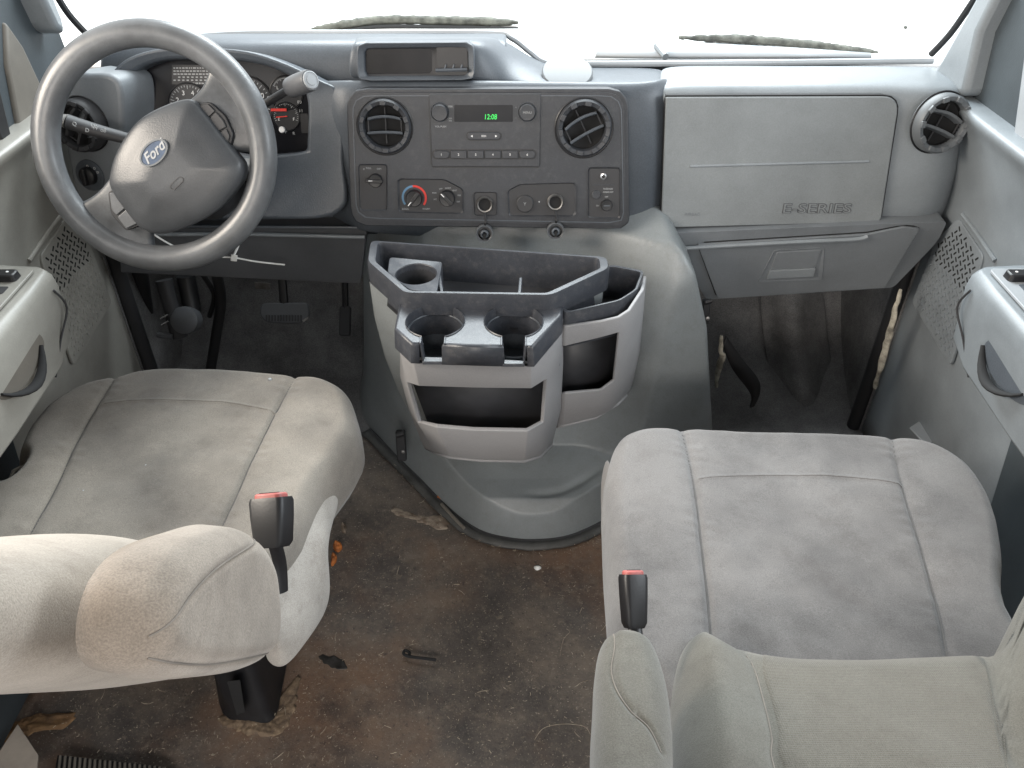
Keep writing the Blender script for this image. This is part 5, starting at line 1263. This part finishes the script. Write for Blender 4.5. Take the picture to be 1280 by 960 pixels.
for lab, pts, r_ in (('thick black cable bundle hanging beside the driver door pillar', [(172, 322), (178, 365), (188, 430), (200, 470)], .018),
                     ('thin black cable loop under the driver dashboard', [(240, 325), (258, 350), (268, 370), (262, 395)], .006),
                     ('dark ribbed wiring tube below the steering column', [(266, 325), (276, 372), (270, 420), (262, 470)], .012)):
    o = make('cable', tube(smooth_open([at(a, b, y=1.53 + .02 * i) for i, (a, b) in enumerate(pts)], 6), r_, 10), MT['rubber']); tag(o, lab, 'cable', 'cables in the driver footwell')
o = make('dash_bracket', loft([[at(*q, y=1.60) for q in ((318, 353), (338, 354), (338, 362), (319, 361))], [at(*q, y=1.63) for q in ((318, 353), (338, 354), (338, 362), (319, 361))]]), MT['steel'], bevel=.001)
tag(o, 'small metal bracket under the dashboard above the brake pedal', 'bracket')
# passenger footwell
def rag(pts, r_, y, name, lab, mat, cat, seed):
    P = smooth_open([at(a, b, y=y + .004 * i) for i, (a, b) in enumerate(pts)], 7); n = len(P)
    V, F = tube(P, [r_ * (.45 + .55 * math.sin(math.pi * (i + .8) / (n + .6))) * (1 + .25 * noise.noise((i * .25, seed, 0))) for i in range(n)], 10, flat=.5)
    V = [Vector(v) + Vector((noise.noise(Vector(v) * 60), noise.noise(Vector(v) * 60 + Vector((5, 5, 5))), 0)) * .003 for v in V]
    o = make(name, (V, F), mat, sharp=80); tag(o, lab, cat); return o
rag([(1126, 362), (1120, 385), (1110, 425), (1098, 468), (1093, 485)], .0070, 1.35, 'foam_strip', 'peeling yellowed foam strip hanging along the passenger door pillar', MT['foam'], 'foam strip', 3)
rag([(902, 420), (901, 438), (903, 445), (898, 462), (895, 484)], .0085, 1.36, 'torn_insulation', 'ragged white torn insulation on the engine cover edge in the passenger footwell', MT['foam'], 'insulation', 8)
o = make('strap', patch([smooth_open([at(*q, y=1.40) for q in ((904, 434), (916, 462), (934, 486), (940, 498), (938, 510))], 5), smooth_open([at(*q, y=1.405) for q in ((908, 420), (926, 446), (948, 474), (950, 492), (943, 508))], 5)]), MT['rubber'], solid=.004)
tag(o, 'flat black strap dangling in the passenger footwell', 'strap')
# carpet fold of the passenger footwell
G = [[at(948 + 12 * j + 26 * (i / 6) ** 1.5 * 1, 362 + 30 * i, y=1.66 - .025 * i + .03 * math.cos(j * .9)) for j in range(8)] for i in range(7)]
o = make('carpet_flap', patch(G), MT['carpet'], sub=2, solid=.01, sharp=180); tag(o, 'dark carpet flap hanging in the passenger footwell', 'carpet')
# jamb cover at the passenger door foot
o = make('scuff_plate', loft([[at(*q, z=.20) for q in ((1136, 535), (1175, 510), (1192, 520), (1160, 560))], [at(*q, z=.17) for q in ((1136, 535), (1175, 510), (1192, 520), (1160, 560))]]), MT['cowl'], bevel=.003)
tag(o, 'pale grey scuff plate at the foot of the passenger door', 'scuff plate')

# ------------------------------------------------------------------ litter on the floor
rnd = random.Random(5)
hk = smooth_open([at(*q, z=.009) for q in ((545, 825), (530, 823), (514, 821), (505, 818), (506, 813), (511, 815), (512, 818))], 5)
o = make('wire_hook', tube(hk, .0028, 8), MT['blackm']); tag(o, 'thin black wire hook lying on the brown floor', 'hook')
def blob(pts, z, th, name, lab, cat, mat, sub=2):
    P = smooth_closed([(at(a, b, z=z).x, at(a, b, z=z).y) for a, b in pts], 8)
    sz = min(1, max(abs(P[0][0] - p[0]) + abs(P[0][1] - p[1]) for p in P) / .12)
    P = [(p[0] + sz * .007 * noise.noise((p[0] * 120, p[1] * 120, 3)), p[1] + sz * .007 * noise.noise((p[0] * 120, p[1] * 120, 9))) for p in P]
    top = z if z > .007 else .0008
    V, F = pillow(horiz(0), P, lambda Q, d: np.array([floor_z(q[0], q[1]) for q in Q]) + top + th * sstep(0, .004, d) + np.array([th * .8 * noise.noise((q[0] * 140, q[1] * 140, 1)) for q in Q]) * sstep(0, .004, d), 120, 12, skirt=[(.0003, -.012)])
    o = make(name, (V, F), mat, sharp=180); tag(o, lab, cat); return o
MT['glue'] = material('dried_glue', (.30, .25, .20), .8, .35, 45, col2=(.12, .085, .06), grain=200, bump=.4)
blob([(488, 630), (496, 631), (508, 637), (524, 640), (536, 642), (548, 641), (558, 644), (560, 656), (548, 658), (536, 653), (522, 648), (506, 643), (492, 640)], .006, .0015, 'dried_spill', 'pale dried smear on the floor beside the engine cover nose', 'smear', MT['glue'])
blob([(668, 704), (673, 703), (677, 706), (672, 709), (668, 707)], .006, .004, 'paper_bit', 'tiny white paper scrap on the floor below the engine cover', 'paper', MT['zip'])
MT['stain'] = material('dark_oil_stain', (.042, .039, .037), .45, .3, 40, grain=200, bump=.2)
blob([(398, 815), (412, 818), (428, 822), (434, 832), (424, 835), (410, 828), (400, 820)], .0052, .0006, 'oil_stain', 'dark oil stain on the floor beside the driver seat skirt', 'stain', MT['stain'])
MT['leaf'] = material('orange_leaf_bits', (.52, .17, .04), .7, .4, 80, bump=.3, col2=(.22, .07, .02))
for k, (q, lab) in enumerate((([(417, 677), (423, 675), (427, 681), (422, 686), (417, 683)], 'bright orange leaf crumb by the driver seat skirt, largest of three'),
                              ([(415, 690), (420, 692), (418, 700), (413, 703)], 'rusty leaf crumb below the largest one beside the driver skirt'),
                              ([(427, 652), (432, 655), (431, 662), (426, 660)], 'pale leaf crumb above the largest one beside the driver skirt'))):
    blob(q, .008, .005, 'leaf_crumb', lab, 'crumb', MT['leaf'] if k < 2 else MT['glue'])['group'] = 'leaf crumbs beside the driver skirt'
for q, lab in (([(523, 582), (530, 585), (528, 590), (521, 587)], 'rusty crumb at the engine cover flange, uppermost'), ([(533, 594), (539, 596), (537, 602), (532, 600)], 'pale crumb at the engine cover flange between two rusty ones'), ([(547, 617), (556, 620), (554, 625), (546, 622)], 'rusty crumb at the engine cover flange, lowest')):
    blob(q, .012, .004, 'flange_crumb', lab, 'crumb', MT['glue'] if 'pale' in lab else MT['leaf'])['group'] = 'crumbs on the engine cover flange'
o = make('wood_splinter', tube([at(552, 630, z=.012), at(572, 652, z=.012), at(580, 660, z=.012)], .004, 7), MT['taupe']); tag(o, 'thin brown splinter along the engine cover flange', 'splinter')
# lint, hair and grit: nobody could count it
V, F = [], []
def inside_floor(px, py): return True
for k in range(560):
    px, py = rnd.uniform(375, 770), rnd.uniform(560, 965)
    if k % 4 == 0: px, py = rnd.uniform(60, 420), rnd.uniform(860, 965)
    if k % 9 == 0: # along the flange
        q = fo[rnd.randrange(6, len(fo) - 4)]; P0 = Vector((q.x + rnd.uniform(-.015, .02), q.y - rnd.uniform(.022, .04), .008))
    else: P0 = at(px, py, z=.006)
    if (P0.x - .02) ** 2 + (P0.y - 1.36) ** 2 < .05: continue
    a = rnd.uniform(0, 6.28); L_ = rnd.uniform(.0015, .006) if rnd.random() < .92 else rnd.uniform(.010, .025); r_ = rnd.uniform(.0003, .0006)
    bend = rnd.uniform(-.8, .8); pts = [P0]
    for s_ in range(3):
        a += bend * .5; pts.append(pts[-1] + Vector((math.cos(a), math.sin(a), rnd.uniform(-.03, .08))) * L_ / 3)
    addto(V, F, tube(pts, r_, 4))
for k in range(1100):
    px, py = rnd.uniform(375, 770), rnd.uniform(560, 965)
    if k % 4 == 0: px, py = rnd.uniform(60, 420), rnd.uniform(860, 965)
    P0 = at(px, py, z=0); P0.z = floor_z(P0.x, P0.y) + .0004
    if noise.noise((P0.x * 6, P0.y * 6, 2.2)) < -.15: continue
    s_ = rnd.uniform(.0005, .0016) * (1.6 if rnd.random() < .06 else 1)
    c4 = [P0 + Vector((rnd.uniform(-1, 1), rnd.uniform(-1, 1), rnd.uniform(-.3, .3))) * s_ for _ in range(3)] + [P0 + Vector((0, 0, s_))]
    addto(V, F, (c4, [[0, 1, 2], [0, 1, 3], [1, 2, 3], [2, 0, 3]]))
MT['lint'] = material('straw_lint', (.46, .40, .31), .8, .4, 60, bump=0, col2=(.22, .17, .12))
o = make('floor_lint', (V, F), MT['lint'], smooth=False); tag(o, 'straw coloured lint and grit scattered over the floor', 'lint', kind='stuff')
# long hairs on the floor
for lab, pts in (('curled pale hair on the floor near the passenger armrest', [(700, 820), (704, 800), (712, 790), (708, 786)]), ('long arched pale hair on the floor at the bottom edge', [(668, 925), (680, 910), (705, 905), (730, 908), (738, 918)])):
    o = make('hair', tube(smooth_open([at(*q, z=.009) for q in pts], 8), .0004, 5), MT['lint']); tag(o, lab, 'hair')
# torn paper corner and ribbed step strip, lower left
P = [at(*q, z=.05) for q in ((22, 905), (48, 944), (44, 985), (-30, 985), (-8, 950))]
o = make('paper_corner', loft([P, [p - Vector((0, 0, .002)) for p in P]]), MT['paper'], bevel=.0006); tag(o, 'dusty pale cardboard corner poking up at the lower left edge', 'cardboard')
P = horiz(.012)
t = thing('step_strip', 'dark ribbed metal step strip at the bottom left edge', 'step strip', at(140, 955, z=.01))
make('strip_base', plate(P, P.pxs([(72, 944), (200, 958), (260, 1010), (60, 1010)]), -.01, .0), MT['blackm'], t)
for k in range(22):
    a, b = P.px(76 + k * 6.2, 945.5 + k * .70), P.px(70 + k * 6.6, 1004)
    make('rib', tube([P.w(*a, .002), P.w(*b, .002)], .0021, 6), MT['taupe'], t)
# dry debris patch behind the driver seat
blob([(-20, 905), (20, 897), (60, 890), (92, 886), (80, 905), (40, 915), (0, 925), (-30, 930)], .006, .004, 'dirt_patch', 'orange brown patch of dry dirt behind the driver seat', 'dirt', material('dry_dirt', (.26, .15, .07), .9, .4, 40, col2=(.12, .07, .04), grain=200, bump=1))
blob([(276, 888), (300, 903), (330, 909), (352, 896), (366, 850), (374, 846), (368, 880), (356, 908), (330, 918), (296, 912), (270, 896)], .005, .003, 'dirt_ridge', 'ridge of dry straw dirt round the driver seat pedestal foot', 'dirt', material('straw_dirt', (.20, .145, .095), .9, .4, 60, col2=(.08, .055, .04), grain=200, bump=1))
